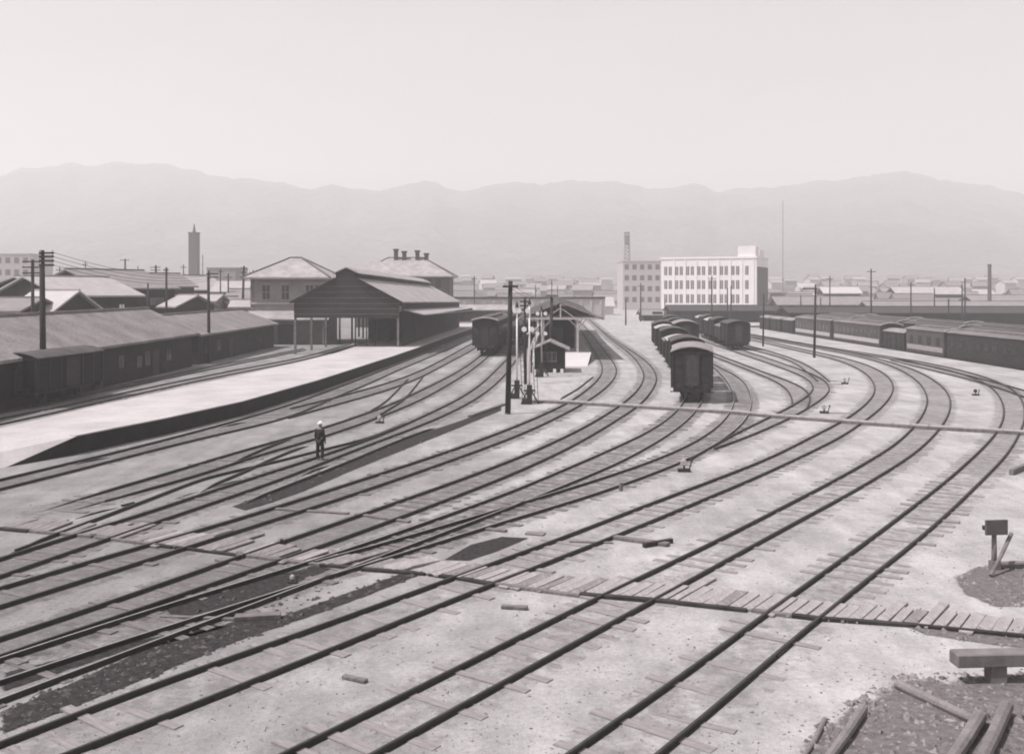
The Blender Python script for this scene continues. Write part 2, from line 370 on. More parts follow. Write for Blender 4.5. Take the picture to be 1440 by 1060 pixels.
t_, Uc, _, _ = track([(1150,535),(1138,524),(1120,510),(1101,501.5),(1058,491.5),(1020,482)], [(1166,535),(1154.6,524.5),(1140.6,515.4),(1120,505),(1090,495),(1062,487.5),(1024,478.5)], 'thin loop track curving past the tall pole at middle right', M_bedsand, (0, 15), up=.2, halfw=1.0)
# T4, T5
T4L = [(0,892),(67,873.6),(142,848.5),(200,827.5),(267,803.5),(333.6,780),(395,760),(500,723.5),(550,706.5),(640,675),(720,645.5),(782,619),(832,594),(875,567),(895,550),(905,535),(906,522),(896,506),(880,491),(858,476),(840,459),(832,452)]
T4R = [(60,897),(133.6,874.5),(184,858),(240,838.5),(290,820),(338.6,803),(384,787.5),(467,760),(567,723),(640,696),(720,665),(795,631),(845,603),(902,567),(919,545),(925,530),(917,514),(904,503),(886,491),(864,477),(847,464.7),(836,455),(829,449)]
_, T4c, _, _ = track(T4L, T4R, 'sharply bowed track between the covered island platform and the goods wagons', M_bed, (10, 20), up=.45)
T5L = [(0,823.5),(33,813.5),(83.5,798.5),(145,780),(205,764),(267,746.5),(333.6,728.6),(384,711.5),(440,694),(483.5,680),(567,653.5),(640,630),(720,600),(775,577),(808,560),(834,540),(845.6,527.5),(848,517),(843,503),(833,488),(823,472),(813.5,458),(806,450)]
T5R = [(0,848.5),(67,828.5),(142,805),(240,773.5),(300,755),(350,738.6),(400,723.5),(440,711),(492,694.5),(567,668.5),(640,643.4),(720,614),(752,601),(820,567),(850,546),(862,534.5),(868.5,521),(865,511),(852.6,495.4),(841.5,481.5),(830,467.5),(822,458),(812,449)]
track(T5L, T5R, 'track hugging the right side of the covered island platform', M_bed, (10, 10), up=.35)
# left group
T6h = [(0,807),(83,778),(142,759),(184,743),(240,724),(300,704),(375,679),(400,671),(450,650),(500,630),(567,606),(616,587),(663,564),(692.7,543),(711,525),(727.6,502),(742,486),(760,468),(774,453)]
T6g = [(0,783),(100,749),(167,731),(200,722),(250,703.5),(300,687),(367,665),(400,657),(445,641),(500,623),(545,607),(585,588),(638,564),(671.7,543),(692.7,524),(713.6,503),(734.6,482),(752,465),(767,450)]
track(T6g, T6h, 'track passing left of the tall telegraph pole and its white signal posts', M_bed, (10, 10), up=.45)
T7e = [(20,724),(100,702),(167,682),(240,662.5),(333.6,633),(392,617.5),(440,605),(457,600),(507,582),(530,575),(560,563.5),(574,556),(611.7,538),(639.6,524),(662,510),(683,493),(700,479),(716,464),(731,450)]
T7f = [(52,723.6),(100,712.5),(167,696),(240,678),(317,655),(342,643.5),(384,631),(440,617.5),(457,612),(507,595),(532,585),(565,573),(602,556),(638,535),(663,519.6),(683,503.5),(702,487),(718,472),(738,452)]
_, T7c, _, _ = track(T7e, T7f, 'track under the dark passenger coach at the middle left', M_bed, (0, 12), up=.5, sink=(5, 0))
T9a = [(0,672),(60,657.5),(117,645),(200,625),(240,614.5),(300,598.5),(340,588),(407,568),(473.6,544),(523.6,525),(560,510.5),(581,502.5),(607,492),(650,474.5),(690,458.5),(712,448)]
T9b = [(0,685),(75,667),(150,648),(200,634.5),(240,624.5),(300,610),(340,602),(392,590),(423,580),(457,563),(523.6,536),(560,519),(588,508),(606,500),(640,486),(672,472),(700,460),(719,449)]
track(T9a, T9b, 'track along the foot of the open platform wall', M_bed, (12, 10), up=.4, halfw=1.0)
T8c = [(407,573),(440,566),(473.6,557),(523.6,544),(560,532.5),(581,525),(611.7,510.5),(644,493),(663,482.5),(688,468),(710,452)]
T8d = [(407,586),(423.5,580),(490,563),(540,549),(574,537),(599,525.5),(630,509),(663,492),(690,474),(716,456)]
track(T8c, T8d, 'short track splitting off beside the platform track', M_bed, (0, 10), up=.4, halfw=1.0)
def switch(rails, label):
    t = empty('track_switch', (0, 0, 0), 0, label, 'track switch', 'track switches')
    for r in rails: rail(smooth_path(r, .12, sig=(.5, .012)), t, sink=(1.8, 1.8))
    return t
switch([[(575,530),(560,546),(544,562),(526,574),(512,580)], [(596,527),(585,540.6),(575,553),(565,563),(545,575),(520,590)]], 'crossover rails between two tracks in front of the dark coach')
switch([[(417,612),(392,621),(367,630),(347,640),(317,652)], [(440,621),(410,632),(377,645),(342,662),(308,675),(275,691)]], 'crossing rails left of the man in the white hat')
switch([[(583,588.5),(517,615),(442,633),(400,644),(340,658),(292,668),(252,683),(200,703),(117,734),(33,765),(0,777)]], 'single extra rail converging beside the man in the white hat')
switch([[(617,597),(567,615),(483,650),(400,682),(330,709)], [(785,561),(812,546),(836,527)]], 'loose guard rail along the dark drain')
for lb, rr in (('short guard rail at the far left end of the fanning tracks', [(91,728),(135,716),(180,705)]), ('second short guard rail low in the fanning tracks at left', [(235,700),(262,691),(289,683)]),
               ('guard rail in the middle of the fanning tracks', [(200,690),(225,686),(250,680)]), ('guard rail behind the dark drain head', [(290,684),(320,675),(350,667)]), ('short rail piece near the feet of the man', [(415,668),(440,659),(470,648)]),
               ('guard rail between the first tracks right of the fan', [(145,741),(172,731),(205,721)]), ('rail piece closest to the crossing at far left', [(110,757),(135,749),(160,741)]), ('rail piece along the platform track', [(92,652),(130,644),(165,637)]),
               ('short rail piece beside the crossover', [(340,668),(355,664),(372,658)]), ('upper guard rail left of the crossover', [(300,600),(330,595),(352,589)])):
    o = switch([rr], lb); o['category'] = 'guard rail'; o['group'] = 'short guard rails'; o.name = 'guard_rail'
# far left siding behind the open platform
L1 = [(0,586),(73,574),(127,560.5),(240,537.5),(300,525),(425,502),(485,485)]
L2 = [(0,594.5),(73,580),(127,567),(240,542.5),(300,530),(425,506),(490,488.5)]
track(L1, L2, 'siding behind the open platform', M_bedsand, (10, 4), up=.3, halfw=1.0)
K1 = [(0,575),(60,562.5),(127,549),(175,539),(240,526.6),(300,513.5),(395,496),(412,492)]
K2 = [(0,579),(60,566),(127,552),(175,542.5),(240,530),(300,517),(395,498.5),(415,494)]
track(K1, K2, 'siding along the low tiled sheds at far left', M_bedsand, (12, 4), up=.3, halfw=1.0)
Z1 = [(1440,548),(1400,535),(1363,524),(1320,513),(1265,503)]; Z2 = [(1500,590),(1470,566),(1440,555),(1390,538)]
track([(1560,640),(1520,600),(1480,572),(1440,556),(1395,541),(1350,528.5),(1300,517)], [(1590,630),(1545,592),(1495,564),(1440,547),(1390,534),(1350,523.5),(1300,512)], 'outermost track at the right beside the bank', M_bedsand, (0, 10), up=.3, halfw=1.0)
# two far tracks in the sand right of T4 (faint)

# ---------------------------------------------------------------- cinder patches, drains, crossings
def patch(pix, name, m, z=.012, inset=.22, kind='structure'):
    pts = [P(x, y, z) for x, y in pix]
    c = sum(pts, Vector()) / len(pts); g = MB(); n = len(pts)
    bm = bmesh.new(); vs = [bm.verts.new(p) for p in pts]; f = bm.faces.new(vs); f.normal_update()
    r = bmesh.ops.inset_region(bm, faces=[f], thickness=inset, use_boundary=True, use_even_offset=True)
    bmesh.ops.triangulate(bm, faces=[x for x in bm.faces if len(x.verts) > 4])
    me = bpy.data.meshes.new(name); bm.verts.index_update()
    edge = [-.2 if v.is_boundary else 1.15 for v in bm.verts]
    bm.to_mesh(me); bm.free(); me.materials.append(m)
    o = bpy.data.objects.new(name, me); COL.objects.link(o); set_edge(o, edge); tag(o, kind=kind); return o
patch([(325,712),(384,689),(483,652),(567,617),(630,597),(705,571),(706,577),(650,600),(570,632),(500,660),(430,690),(385,706),(345,718)], 'dark_drain_strip', M_cinder, inset=.08)  # open drains drawn flat: their shaded depth is put into the cinder colour
patch([(0,1000),(90,962),(180,922),(250,893),(330,872),(392,866),(560,806),(595,808),(480,852),(400,880),(335,902),(250,937),(130,985),(0,1035)], 'dark_drain_strip', M_cinder, inset=.12)
patch([(622,787),(662,765),(706,754),(745,756),(702,774),(660,788)], 'dark_drain_strip', M_cinder, inset=.05)
patch([(230,855),(330,820),(420,800),(520,775),(520,782),(430,815),(350,848),(240,872)], 'dark_drain_strip', M_cinder, inset=.15)
patch([(0,945),(80,925),(160,905),(240,890),(300,875),(330,880),(240,905),(150,925),(0,975)], 'dark_drain_strip', M_cinder, inset=.15)
patch([(1085,1075),(1130,1030),(1165,1005),(1215,975),(1262,948),(1330,955),(1380,942),(1470,940),(1500,1080)], 'dark_soil', M_rubble, inset=.42)
patch([(1250,872),(1300,868),(1380,880),(1470,886),(1470,915),(1380,905),(1300,892)], 'dark_soil', M_rubble, inset=.12)
patch([(1335,810),(1370,795),(1450,790),(1480,850),(1400,855),(1350,835)], 'dark_soil', M_rubble, inset=.25)
def rubble(n, poly, name):
    g = MB(); xs = [p[0] for p in poly]; ys = [p[1] for p in poly]
    def inside(x, y):
        c = False
        for i in range(len(poly)):
            x1, y1 = poly[i]; x2, y2 = poly[i - 1]
            if (y1 > y) != (y2 > y) and x < (x2 - x1) * (y - y1) / (y2 - y1) + x1: c = not c
        return c
    k = 0
    while k < n:
        x = random.uniform(min(xs), max(xs)); y = random.uniform(min(ys), max(ys))
        if not inside(x, y): continue
        k += 1; p = P(x, y); r = random.choice([.02, .03, .035, .05, .08]) * random.uniform(.6, 1.3)
        vs = [p + Vector((random.gauss(0, .25) + a, random.gauss(0, .25) + b, (random.gauss(0, .15) + c) * .7)) * r for a, b, c in ((1, 0, 0), (-1, 0, 0), (0, 1, 0), (0, -1, 0), (0, 0, 1), (0, 0, -.6))]
        g.add(vs, [(0, 2, 4), (2, 1, 4), (1, 3, 4), (3, 0, 4), (2, 0, 5), (1, 2, 5), (3, 1, 5), (0, 3, 5)])
    return g.build(name, None)
M_rock = mat('broken_stone', .07, .9, g2=.30, scale=6, coords='Object', fine=.3); M_coal = mat('coal_lumps', .03, .8, g2=.12, scale=5, fine=.3)
for poly, n in (([(1120,1060),(1165,1005),(1215,975),(1262,948),(1380,942),(1460,940),(1460,1065)], 900), ([(1340,812),(1370,797),(1450,792),(1470,850),(1400,855)], 260), ([(1240,870),(1440,880),(1440,912),(1300,895)], 160),
                 ([(0,1000),(180,922),(392,866),(560,806),(595,808),(400,880),(130,985),(0,1035)], 420), ([(325,712),(630,597),(650,600),(385,706)], 160), ([(300,840),(520,800),(420,860),(200,930)], 160)):
    o = rubble(n, poly, 'rubble'); o.data.materials.append(M_rock if poly[0][0] > 1000 else M_coal); tag(o, kind='stuff')
# scattered loose stones and clods over the whole yard
g = MB()
for i in range(9000):
    y = 480 + 600 * random.random() ** .8; x = random.uniform(-40, 1480)
    p = P(x, y + 60); r = random.choice([.008, .01, .012, .015, .02, .03]) * random.uniform(.6, 1.2)
    vs = [p + Vector((random.gauss(0, .25) + a, random.gauss(0, .25) + b, (random.gauss(0, .15) + c) * .7)) * r for a, b, c in ((1, 0, 0), (-1, 0, 0), (0, 1, 0), (0, -1, 0), (0, 0, 1), (0, 0, -.6))]
    g.add(vs, [(0, 2, 4), (2, 1, 4), (1, 3, 4), (3, 0, 4), (2, 0, 5), (1, 2, 5), (3, 1, 5), (0, 3, 5)])
tag(g.build('gravel', M_rock), kind='stuff')

# near plank crossing: planks laid along the rails between them
M_plank = mat('bleached_planks', .30, .9, .2, 1.0, .5, 18, stretch=(5, 1, 5), fine=.2)
M_plank2 = mat('grey_planks', .21, .9, .3, 1.2, .5, 18, stretch=(5, 1, 5), fine=.2)
def crossing(lower, upper, label, gap_rails, dirpx, z=.10, prob=.95, wpx=.21):
    t = empty('plank_crossing', (0, 0, 0), 0, label, 'plank crossing')
    lo = [P(*q) for q in lower]; up = [P(*q) for q in upper]
    def at(pl, s):
        L = [0]
        for a, b in zip(pl, pl[1:]): L.append(L[-1] + (b - a).length)
        s *= L[-1]
        for i in range(len(pl) - 1):
            if s <= L[i + 1] or i == len(pl) - 2:
                return pl[i].lerp(pl[i + 1], (s - L[i]) / (L[i + 1] - L[i]))
    total = sum((b - a).length for a, b in zip(lo, lo[1:])); n = int(total / wpx)
    return t, lo, up, at, n
lowX = [(0,744),(145,757),(200,764),(240,770),(340,782),(415,792),(500,800),(600,808),(660,817),(760,833),(850,840),(915,846),(1000,852),(1074,862),(1140,870),(1260,878),(1440,896),(1500,902)]
upX  = [(0,722),(145,732),(250,742),(360,752),(440,764),(520,776),(600,785),(680,790),(780,800),(880,808),(950,814),(1030,822),(1100,830),(1170,840),(1230,846),(1330,852),(1440,862),(1500,868)]
upX = [(x, y) for x, y in upX]
t, lo, up, at, n = crossing(lowX, upX, 'boarded foot crossing of loose planks across all the near tracks', None, None)
rail_hits = [0.0]
# planks grouped as boards; every plank its own mesh part (up to 100)
npl = 100
def rail_dir(p):
    best = min(RAILS, key=lambda q: (q[0] - p.x) ** 2 + (q[1] - p.y) ** 2); return Vector((best[2], best[3], 0)).normalized()
RAILS = []
for pth in ALLR:
    d_ = np.gradient(pth, axis=0)
    RAILS += [(a[0], a[1], b_[0], b_[1]) for a, b_ in zip(pth, d_) if a[1] < 45]
def hit(a, d, pl):
    best = None
    for p, q in zip(pl, pl[1:]):
        e = q - p; den = d.x * e.y - d.y * e.x
        if abs(den) < 1e-9: continue
        tt = ((p.x - a.x) * e.y - (p.y - a.y) * e.x) / den; uu = ((p.x - a.x) * d.y - (p.y - a.y) * d.x) / den
        if tt > 0 and -.001 <= uu <= 1.001 and (best is None or tt < best): best = tt
    return best
for i in range(npl):
    s = (i + .5) / npl; a = at(lo, s); a2 = at(lo, min(1, s + .5 / npl)); a0 = at(lo, max(0, s - .5 / npl))
    rd = rail_dir(a)
    if rd.y < 0: rd = -rd
    L = hit(a, rd, up)
    if L is None or L > 5: L = 2.0
    L *= .68
    wd = abs((a2 - a0).x * rd.y - (a2 - a0).y * rd.x) * (random.uniform(.93, 1.0) if random.random() < .75 else random.uniform(.7, .9))
    if random.random() < (.35 if s < .3 else (.2 if s < .45 else .03)): continue
    st = random.uniform(-.12, .10) * (1 if random.random() < .7 else 2.2); en = L + random.gauss(0, .07) + (random.random() < .12) * random.uniform(.3, .9)
    g = MB(); q = rd.to_track_quat('Y', 'Z').to_matrix().to_4x4() @ Matrix.Rotation(random.gauss(0, .015), 4, 'Y') @ Matrix.Rotation(random.gauss(0, .012), 4, 'Z')
    g.box((0, 0, 0), (max(.08, wd), en - st, .045), M=q)
    o = g.build('plank', M_plank if random.random() < (.05 if s < .45 else .8) else M_plank2, t, bevel=.008); o.location = a + rd * ((st + en) / 2) + Vector((0, 0, random.uniform(.035, .055) if s < .55 else random.uniform(.028, .040)))
# ragged edge timbers under the near side, near-black to paint in its shadowed hollow
M_edge = mat('hollow_shade_timber', .032, .9, .5, 2.5, .5, 20)
tot_ = sum((b - a).length for a, b in zip(lo, lo[1:])); q = 0.0
while q < tot_:
    ll = random.uniform(.5, 2.2)
    if random.random() < .95:
        a = at(lo, q / tot_) + Vector((0, random.gauss(-.04, .03), random.uniform(.02, .04))); b = at(lo, min(1, (q + ll) / tot_)) + Vector((0, random.gauss(-.04, .03), random.uniform(.02, .04)))
        g = MB(); g.bar(a, b, random.uniform(.10, .18), .09); g.build('edge_beam', M_edge if random.random() < .7 else M_sleeper, t, bevel=.01)
    q += ll * random.uniform(.96, 1.08)
# far crossing: narrow raised boardwalk
farX = [(738,566),(800,568),(880,573),(960,578),(1030,582),(1080,587),(1160,593),(1235,599),(1310,604),(1400,609),(1445,612),(1500,616)]
t = empty('boardwalk', (0, 0, 0), 0, 'long narrow boardwalk crossing the curving tracks in the distance', 'boardwalk')
pts = [P(x, y) for x, y in farX]
for j in range(len(pts) - 1):
    a, b = pts[j], pts[j + 1]; m = 3
    for k in range(m):
        g = MB(); p = a.lerp(b, k / m) + Vector((0, .25, .15)); q = a.lerp(b, (k + .96) / m) + Vector((0, .25, .15)); g.bar(p, q, .62, .05); g.build('plank', M_plank, t)
    g = MB(); g.bar(a + Vector((0, -.1, .07)), b + Vector((0, -.1, .07)), .08, .14); g.build('edge_beam', M_sleeper, t)
# point rodding: dark bars across the sand
def timber(a, b, wd, ht, label, z=0, m=None, cat='timber', name='loose_timber', grp=None):
    g = MB(); pa, pb = P(*a), P(*b); pa.z = pb.z = z + ht / 2 + .005; g.bar(pa, pb, wd, ht); return tag(g.build(name, m or M_sleeper, bevel=.01), label, cat, grp)
timber((383,716), (490,723), .16, .05, 'dark flat bar lying across the track behind the near crossing, left piece', cat='bar', name='point_rod')
timber((500,724), (576,735), .16, .06, 'dark flat bar lying across the track behind the near crossing, right piece', cat='bar', name='point_rod')
timber((676,744), (712,748), .18, .06, 'short dark bar beside the three merging rails', cat='bar', name='point_rod')
timber((740,750), (766,752), .30, .04, 'small dark slab at the end of the cinder pit', cat='slab', name='loose_slab', m=M_wood)
timber((545,802), (612,788), .5, .07, 'light board slab at the end of the long dark drain', cat='board', name='loose_board', m=M_plank)
timber((705,855), (742,857), .14, .07, 'short piece of timber lying on sand below the crossing')
timber((483,953), (515,960), .12, .06, 'short dark timber lying on sand near the bottom middle')
timber((860,757), (940,768), .22, .09, 'dark timber with iron fittings lying on the sand above the crossing')
timber((905,770), (945,763), .12, .12, 'dark iron fitting beside a timber on the sand above the crossing', cat='iron fitting', name='iron_fitting', m=M_iron)
timber((800,762), (862,764), .10, .04, 'thin grey board on the sand above the crossing', m=M_wood)
timber((225,868), (330,872), .10, .05, 'thin timber beside the dark drain at lower left')
timber((330,872), (395,868), .25, .10, 'heavy dark timber at the near end of the long drain')
timber((1422,668), (1452,655), .16, .2, 'dark lump of timber at the right edge beyond the outer rail')
timber((660,587), (708,570), .22, .12, 'dark beam leading up to the foot of the tall telegraph pole')
timber((1030,582), (1120,583), .12, .04, 'thin dark bar near the far boardwalk')
timber((1166,581), (1205,582), .10, .03, 'thin rod beside a dwarf signal lamp near the boardwalk')
timber((1146,539.5), (1186,541), .18, .04, 'thin rod running to the lamp inside the loop')

# ---------------------------------------------------------------- platforms
def slab(right, left, z, name, label, end_ramp=None):
    t = empty(name, (0, 0, 0), 0, label, 'platform')
    R_ = [P(x, y, z) for x, y in right]; L_ = [P(x, y, z) for x, y in left]
    g = MB(); poly = R_ + L_[::-1]
    g.add(poly, [tuple(range(len(poly)))])
    bm = bmesh.new(); vs = [bm.verts.new(p) for p in poly]; bm.faces.new(vs); bmesh.ops.triangulate(bm, faces=bm.faces[:])
    me = bpy.data.meshes.new('surface'); bm.to_mesh(me); bm.free(); me.materials.append(M_plat)
    o = bpy.data.objects.new('surface', me); COL.objects.link(o); o.parent = t
    if me.polygons[0].normal.z < 0: me.flip_normals()
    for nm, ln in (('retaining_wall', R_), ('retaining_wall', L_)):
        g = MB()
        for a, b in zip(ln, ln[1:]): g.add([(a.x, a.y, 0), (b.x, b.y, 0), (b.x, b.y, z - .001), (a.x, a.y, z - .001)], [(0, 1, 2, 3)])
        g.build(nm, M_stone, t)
    g = MB()
    for a, b in zip(R_, R_[1:]): g.bar(a + Vector((-.16, 0, .012)), b + Vector((-.16, 0, .012)), .32, .05)
    g.build('coping', M_plat, t)
    return t, R_, L_
ZP = .75
plR = [(108,613),(230,589),(340,565),(447,535),(554,500.5),(585,490),(607,482),(630,473.5),(658,464),(700,452)]
plL = [(-140,628),(0,602),(130,572),(240,548),(340,527),(425,508),(470,497),(500,487),(560,468),(620,452)]
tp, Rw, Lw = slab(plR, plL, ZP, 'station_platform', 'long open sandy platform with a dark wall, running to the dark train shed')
# end ramp down to the ground
a = P(108, 613, ZP); b = P(-140, 628, ZP); c = P(8, 657, 0.0); d = P(-260, 690, 0.0)
g = MB(); g.add([a, b, d, c], [(0, 1, 2, 3)]); g.add([(a.x, a.y, 0), a, c], [(0, 1, 2)]); g.build('end_ramp', M_plat, tp)
g = MB(); g.add([(a.x + .01, a.y, 0), (a.x + .01, a.y, ZP - .01), (c.x + .01, c.y, -.01)], [(0, 1, 2)]); g.build('ramp_wall', M_stone, tp)
# island platform under the canopy
t = empty('island_platform', (0, 0, 0), 0, 'island platform with a bright sloping end under the open canopy', 'platform')
isR = [Vector((7.6, 95.5, 0)), Vector((8.3, 117, 0)), Vector((9.3, 144, 0)), Vector((11.2, 184, 0)), Vector((14, 230, 0))]
isL = [Vector((1.7, 95.5, 0)), Vector((2.3, 117, 0)), Vector((3.8, 144, 0)), Vector((6.3, 184, 0)), Vector((9.5, 230, 0))]
g = MB(); poly = isR + isL[::-1]
for i in range(4): g.add([(p.x, p.y, ZP) for p in (isR[i], isR[i + 1], isL[i + 1], isL[i])], [(0, 1, 2, 3)])
g.build('surface', M_plat, t)
g = MB(); g.add([(7.6, 95.5, ZP), (1.7, 95.5, ZP), (1.9, 88.3, .0), (6.7, 88.3, .0)], [(0, 1, 2, 3)]); g.build('end_ramp', mat('pale_concrete', .5, .8, .06, 1), t)
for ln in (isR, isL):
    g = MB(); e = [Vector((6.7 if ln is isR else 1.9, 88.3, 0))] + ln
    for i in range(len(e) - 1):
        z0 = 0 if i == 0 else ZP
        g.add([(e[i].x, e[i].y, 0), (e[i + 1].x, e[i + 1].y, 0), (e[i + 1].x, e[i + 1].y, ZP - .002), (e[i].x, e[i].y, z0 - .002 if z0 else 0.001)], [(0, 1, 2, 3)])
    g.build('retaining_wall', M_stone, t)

# ---------------------------------------------------------------- canopy
t = empty('platform_canopy', (0, 0, ZP), 0, 'open gabled canopy on pale timber posts over the island platform', 'platform canopy')
def ax(Y):  # axis of the island platform
    for i in range(4):
        if Y <= isR[i + 1].y or i == 3:
            k = (Y - isR[i].y) / (isR[i + 1].y - isR[i].y); return (isR[i].x + isL[i].x) / 2 * (1 - k) + (isR[i + 1].x + isL[i + 1].x) / 2 * k
M_croof = mat('canopy_roof', .06, .8, .3, 1.2, .3, 6, fine=.2)
zo = -ZP
cr_, cre = [], []
Ys = [95.62, 100, 110, 122, 136, 150, 166]
g = MB()
for Y in Ys:
    x = ax(Y); g.v += [(x - 4.1, Y, 4.0 + zo), (x, Y, 5.6 + zo), (x + 4.1, Y, 4.0 + zo), (x - 4.1, Y, 3.86 + zo), (x, Y, 5.46 + zo), (x + 4.1, Y, 3.86 + zo)]
for i in range(len(Ys) - 1):
    a = i * 6; b = a + 6
    g.f += [(a, a + 1, b + 1, b), (a + 1, a + 2, b + 2, b + 1), (a + 3, b + 3, b + 4, a + 4), (a + 4, b + 4, b + 5, a + 5), (a, b, b + 3, a + 3), (a + 2, a + 5, b + 5, b + 2)]
g.f += [(0, 3, 4, 1), (1, 4, 5, 2)]
g.build('roof', M_croof, t)
x0 = ax(95)
g = MB(); g.bar((x0 - 4.2, 95.5, 3.95 + zo), (x0, 95.5, 5.6 + zo), .08, .16); g.bar((x0, 95.5, 5.6 + zo), (x0 + 4.2, 95.5, 3.95 + zo), .08, .16); g.build('barge_board', mat('mid_timber', .25, .8, .2, 2), t)
for Y in (95.66, 101, 107, 114, 122, 131, 141, 152, 163):
    x = ax(Y)
    for sx in (-1.65, 1.65):
        g = MB(); g.b2(x + sx - .1, x + sx + .1, Y - .1, Y + .1, 0, 3.2); g.build('post', M_pale, t)
        g = MB(); g.bar((x + sx - .9, Y, 3.2), (x + sx - .05, Y, 2.4), .1); g.bar((x + sx + .9, Y, 3.2), (x + sx + .05, Y, 2.4), .1); g.build('brace', M_pale, t)
    g = MB(); g.bar((x - 3.6, Y - .12, 3.25), (x + 3.7, Y - .12, 3.25), .12, .2); g.bar((x, Y - .12, 3.3), (x, Y - .12, 4.7), .12, .1)
    g.bar((x - 1.4, Y - .12, 3.3), (x - .1, Y - .12, 4.2), .08); g.bar((x + 1.4, Y - .12, 3.3), (x + .1, Y - .12, 4.2), .08); g.build('truss', M_pale, t)
# waiting-room screen under the canopy (dark boarded)
w_ = empty('waiting_room', (ax(112), 112, ZP), -.04, 'dark boarded room under the canopy on the island platform', 'waiting room')
g = MB(); g.b2(-2.0, 2.0, -9, 12, 0, 3.0); g.build('wall', M_dark, w_)
for y in (-7, -3, 1, 5):
    g = MB(); g.b2(2.0, 2.05, y, y + 1.2, .9, 2.1); g.build('window', M_glass, w_)
g = MB(); g.b2(-.5, .5, -9.06, -9.0, 0, 2.1); g.build('door', mat('brown_door', .08), w_)

# ---------------------------------------------------------------- train shed at the platform
M_board = mat('shed_boards', .035, .9, .4, .8, .3, 9, stretch=(.25, .25, 5), fine=.35)
sy = 104.6; dx, dyy = .060, 1.0
t = empty('train_shed', (-17.4, sy, 0), 0, 'large dark boarded train shed with open gable front and raised ridge', 'train shed')
ln = math.hypot(dx, dyy); LEN = 56.0
def SL(u, v, z):   # u across, v along; roof sinks a little toward the far end
    return (u + v * dx, v, z - v * .012 * (1 if z > 4 else 0))
def quad_strip(g, prof, v0, v1, closed=True):
    n = len(prof); vs = [SL(a, v0, b) for a, b in prof] + [SL(a, v1, b) for a, b in prof]
    fs = [(i, (i + 1) % n, (i + 1) % n + n, i + n) for i in range(n if closed else n - 1)]
    if closed: fs += [tuple(range(n)), tuple(reversed(range(n, 2 * n)))]
    g.add(vs, fs)
HW = 5.5
for sgn in (-1, 1):
    g = MB(); quad_strip(g, [(sgn * (HW + .35), 5.5), (sgn * 1.1, 8.0), (sgn * 1.1, 7.86), (sgn * (HW + .35), 5.36)], -.25, LEN); g.build('roof', M_tin if sgn > 0 else M_tile, t)
    g = MB(); quad_strip(g, [(sgn * 1.1, 7.9), (sgn * 1.1, 8.55), (sgn * 1.0, 8.55), (sgn * 1.0, 7.9)], -.05, LEN - 3); g.build('clerestory_wall', M_dark, t)
    g = MB(); quad_strip(g, [(sgn * 1.4, 8.52), (0, 9.15), (0, 9.05), (sgn * 1.4, 8.42)], -.2, LEN - 2.8); g.build('clerestory_roof', M_tin, t)
# gable board wall
g = MB(); g.add([(-HW, 0, 3.8), (HW, 0, 3.8), (HW, 0, 5.5), (1.1, 0, 7.95), (1.1, 0, 8.5), (0, 0, 9.0), (-1.1, 0, 8.5), (-1.1, 0, 7.95), (-HW, 0, 5.5)], [tuple(range(9))])
o = g.build('gable_wall', M_board, t); md = o.modifiers.new('s', 'SOLIDIFY'); md.thickness = .1; md.offset = 0
g = MB()
for z in (4.2, 4.75, 5.3, 5.9, 6.5, 7.1):
    hw = HW if z < 5.5 else HW - (z - 5.5) * 1.8
    g.b2(-hw, hw, -.075, -.05, z, z + .04)
g.build('board_seam', M_wood, t)
g = MB(); g.bar((-HW - .4, -.3, 5.4), (-1.1, -.3, 7.95), .1, .2); g.bar((HW + .4, -.3, 5.4), (1.1, -.3, 7.95), .1, .2); g.build('barge_board', M_dark, t)
for k, v in enumerate((0, 6.5, 13, 20, 27, 34, 41, 48, 55)):
    for sgn in (-1, 1):
        g = MB(); x, y, z = SL(sgn * (HW - .1), v + .15, 0); g.b2(x - .11, x + .11, y - .11, y + .11, ZP if sgn > 0 else 0, 5.35 - v * .012); g.build('post', M_wood if k < 4 else M_dark, t)
        
g = MB(); quad_strip(g, [(HW - .05, ZP), (HW - .05, 5.45), (HW + .05, 5.45), (HW + .05, ZP)], 2.2, LEN); g.build('side_wall', M_dark, t)
g = MB()
for u in (-3.4, -1.8): x, y, z = SL(u, 22, 0); g.b2(x - .1, x + .1, y, y + .2, ZP, 5)
for u in (.4, 1.6, 2.6): x, y, z = SL(u, 2.5, 0); g.b2(x - .06, x + .06, y, y + .12, ZP, 4)
g.build('inner_post', M_dark, t)
for v in (8, 18, 28, 38, 48):
    g = MB(); a = SL(-HW, v, 5.2); b = SL(HW, v, 5.2); g.bar(a, b, .2, .25); g.bar(SL(0, v, 5.2), SL(0, v, 7.9), .15); g.bar(SL(-2.8, v, 5.2), SL(0, v, 7.6), .1); g.bar(SL(2.8, v, 5.2), SL(0, v, 7.6), .1); g.build('truss', M_dark, t)
# lean-to canopy on the track side
g = MB(); quad_strip(g, [(HW + .06, 4.7), (HW + 2.4, 4.15), (HW + 2.4, 4.03), (HW + .06, 4.58)], 2.4, LEN - 2); g.build('side_canopy', M_tin, t)
g = MB(); quad_strip(g, [(HW + 2.3, 4.1), (HW + 2.38, 4.1), (HW + 2.38, 3.8), (HW + 2.3, 3.8)], 2.4, LEN - 2); g.build('fascia', M_dark, t)
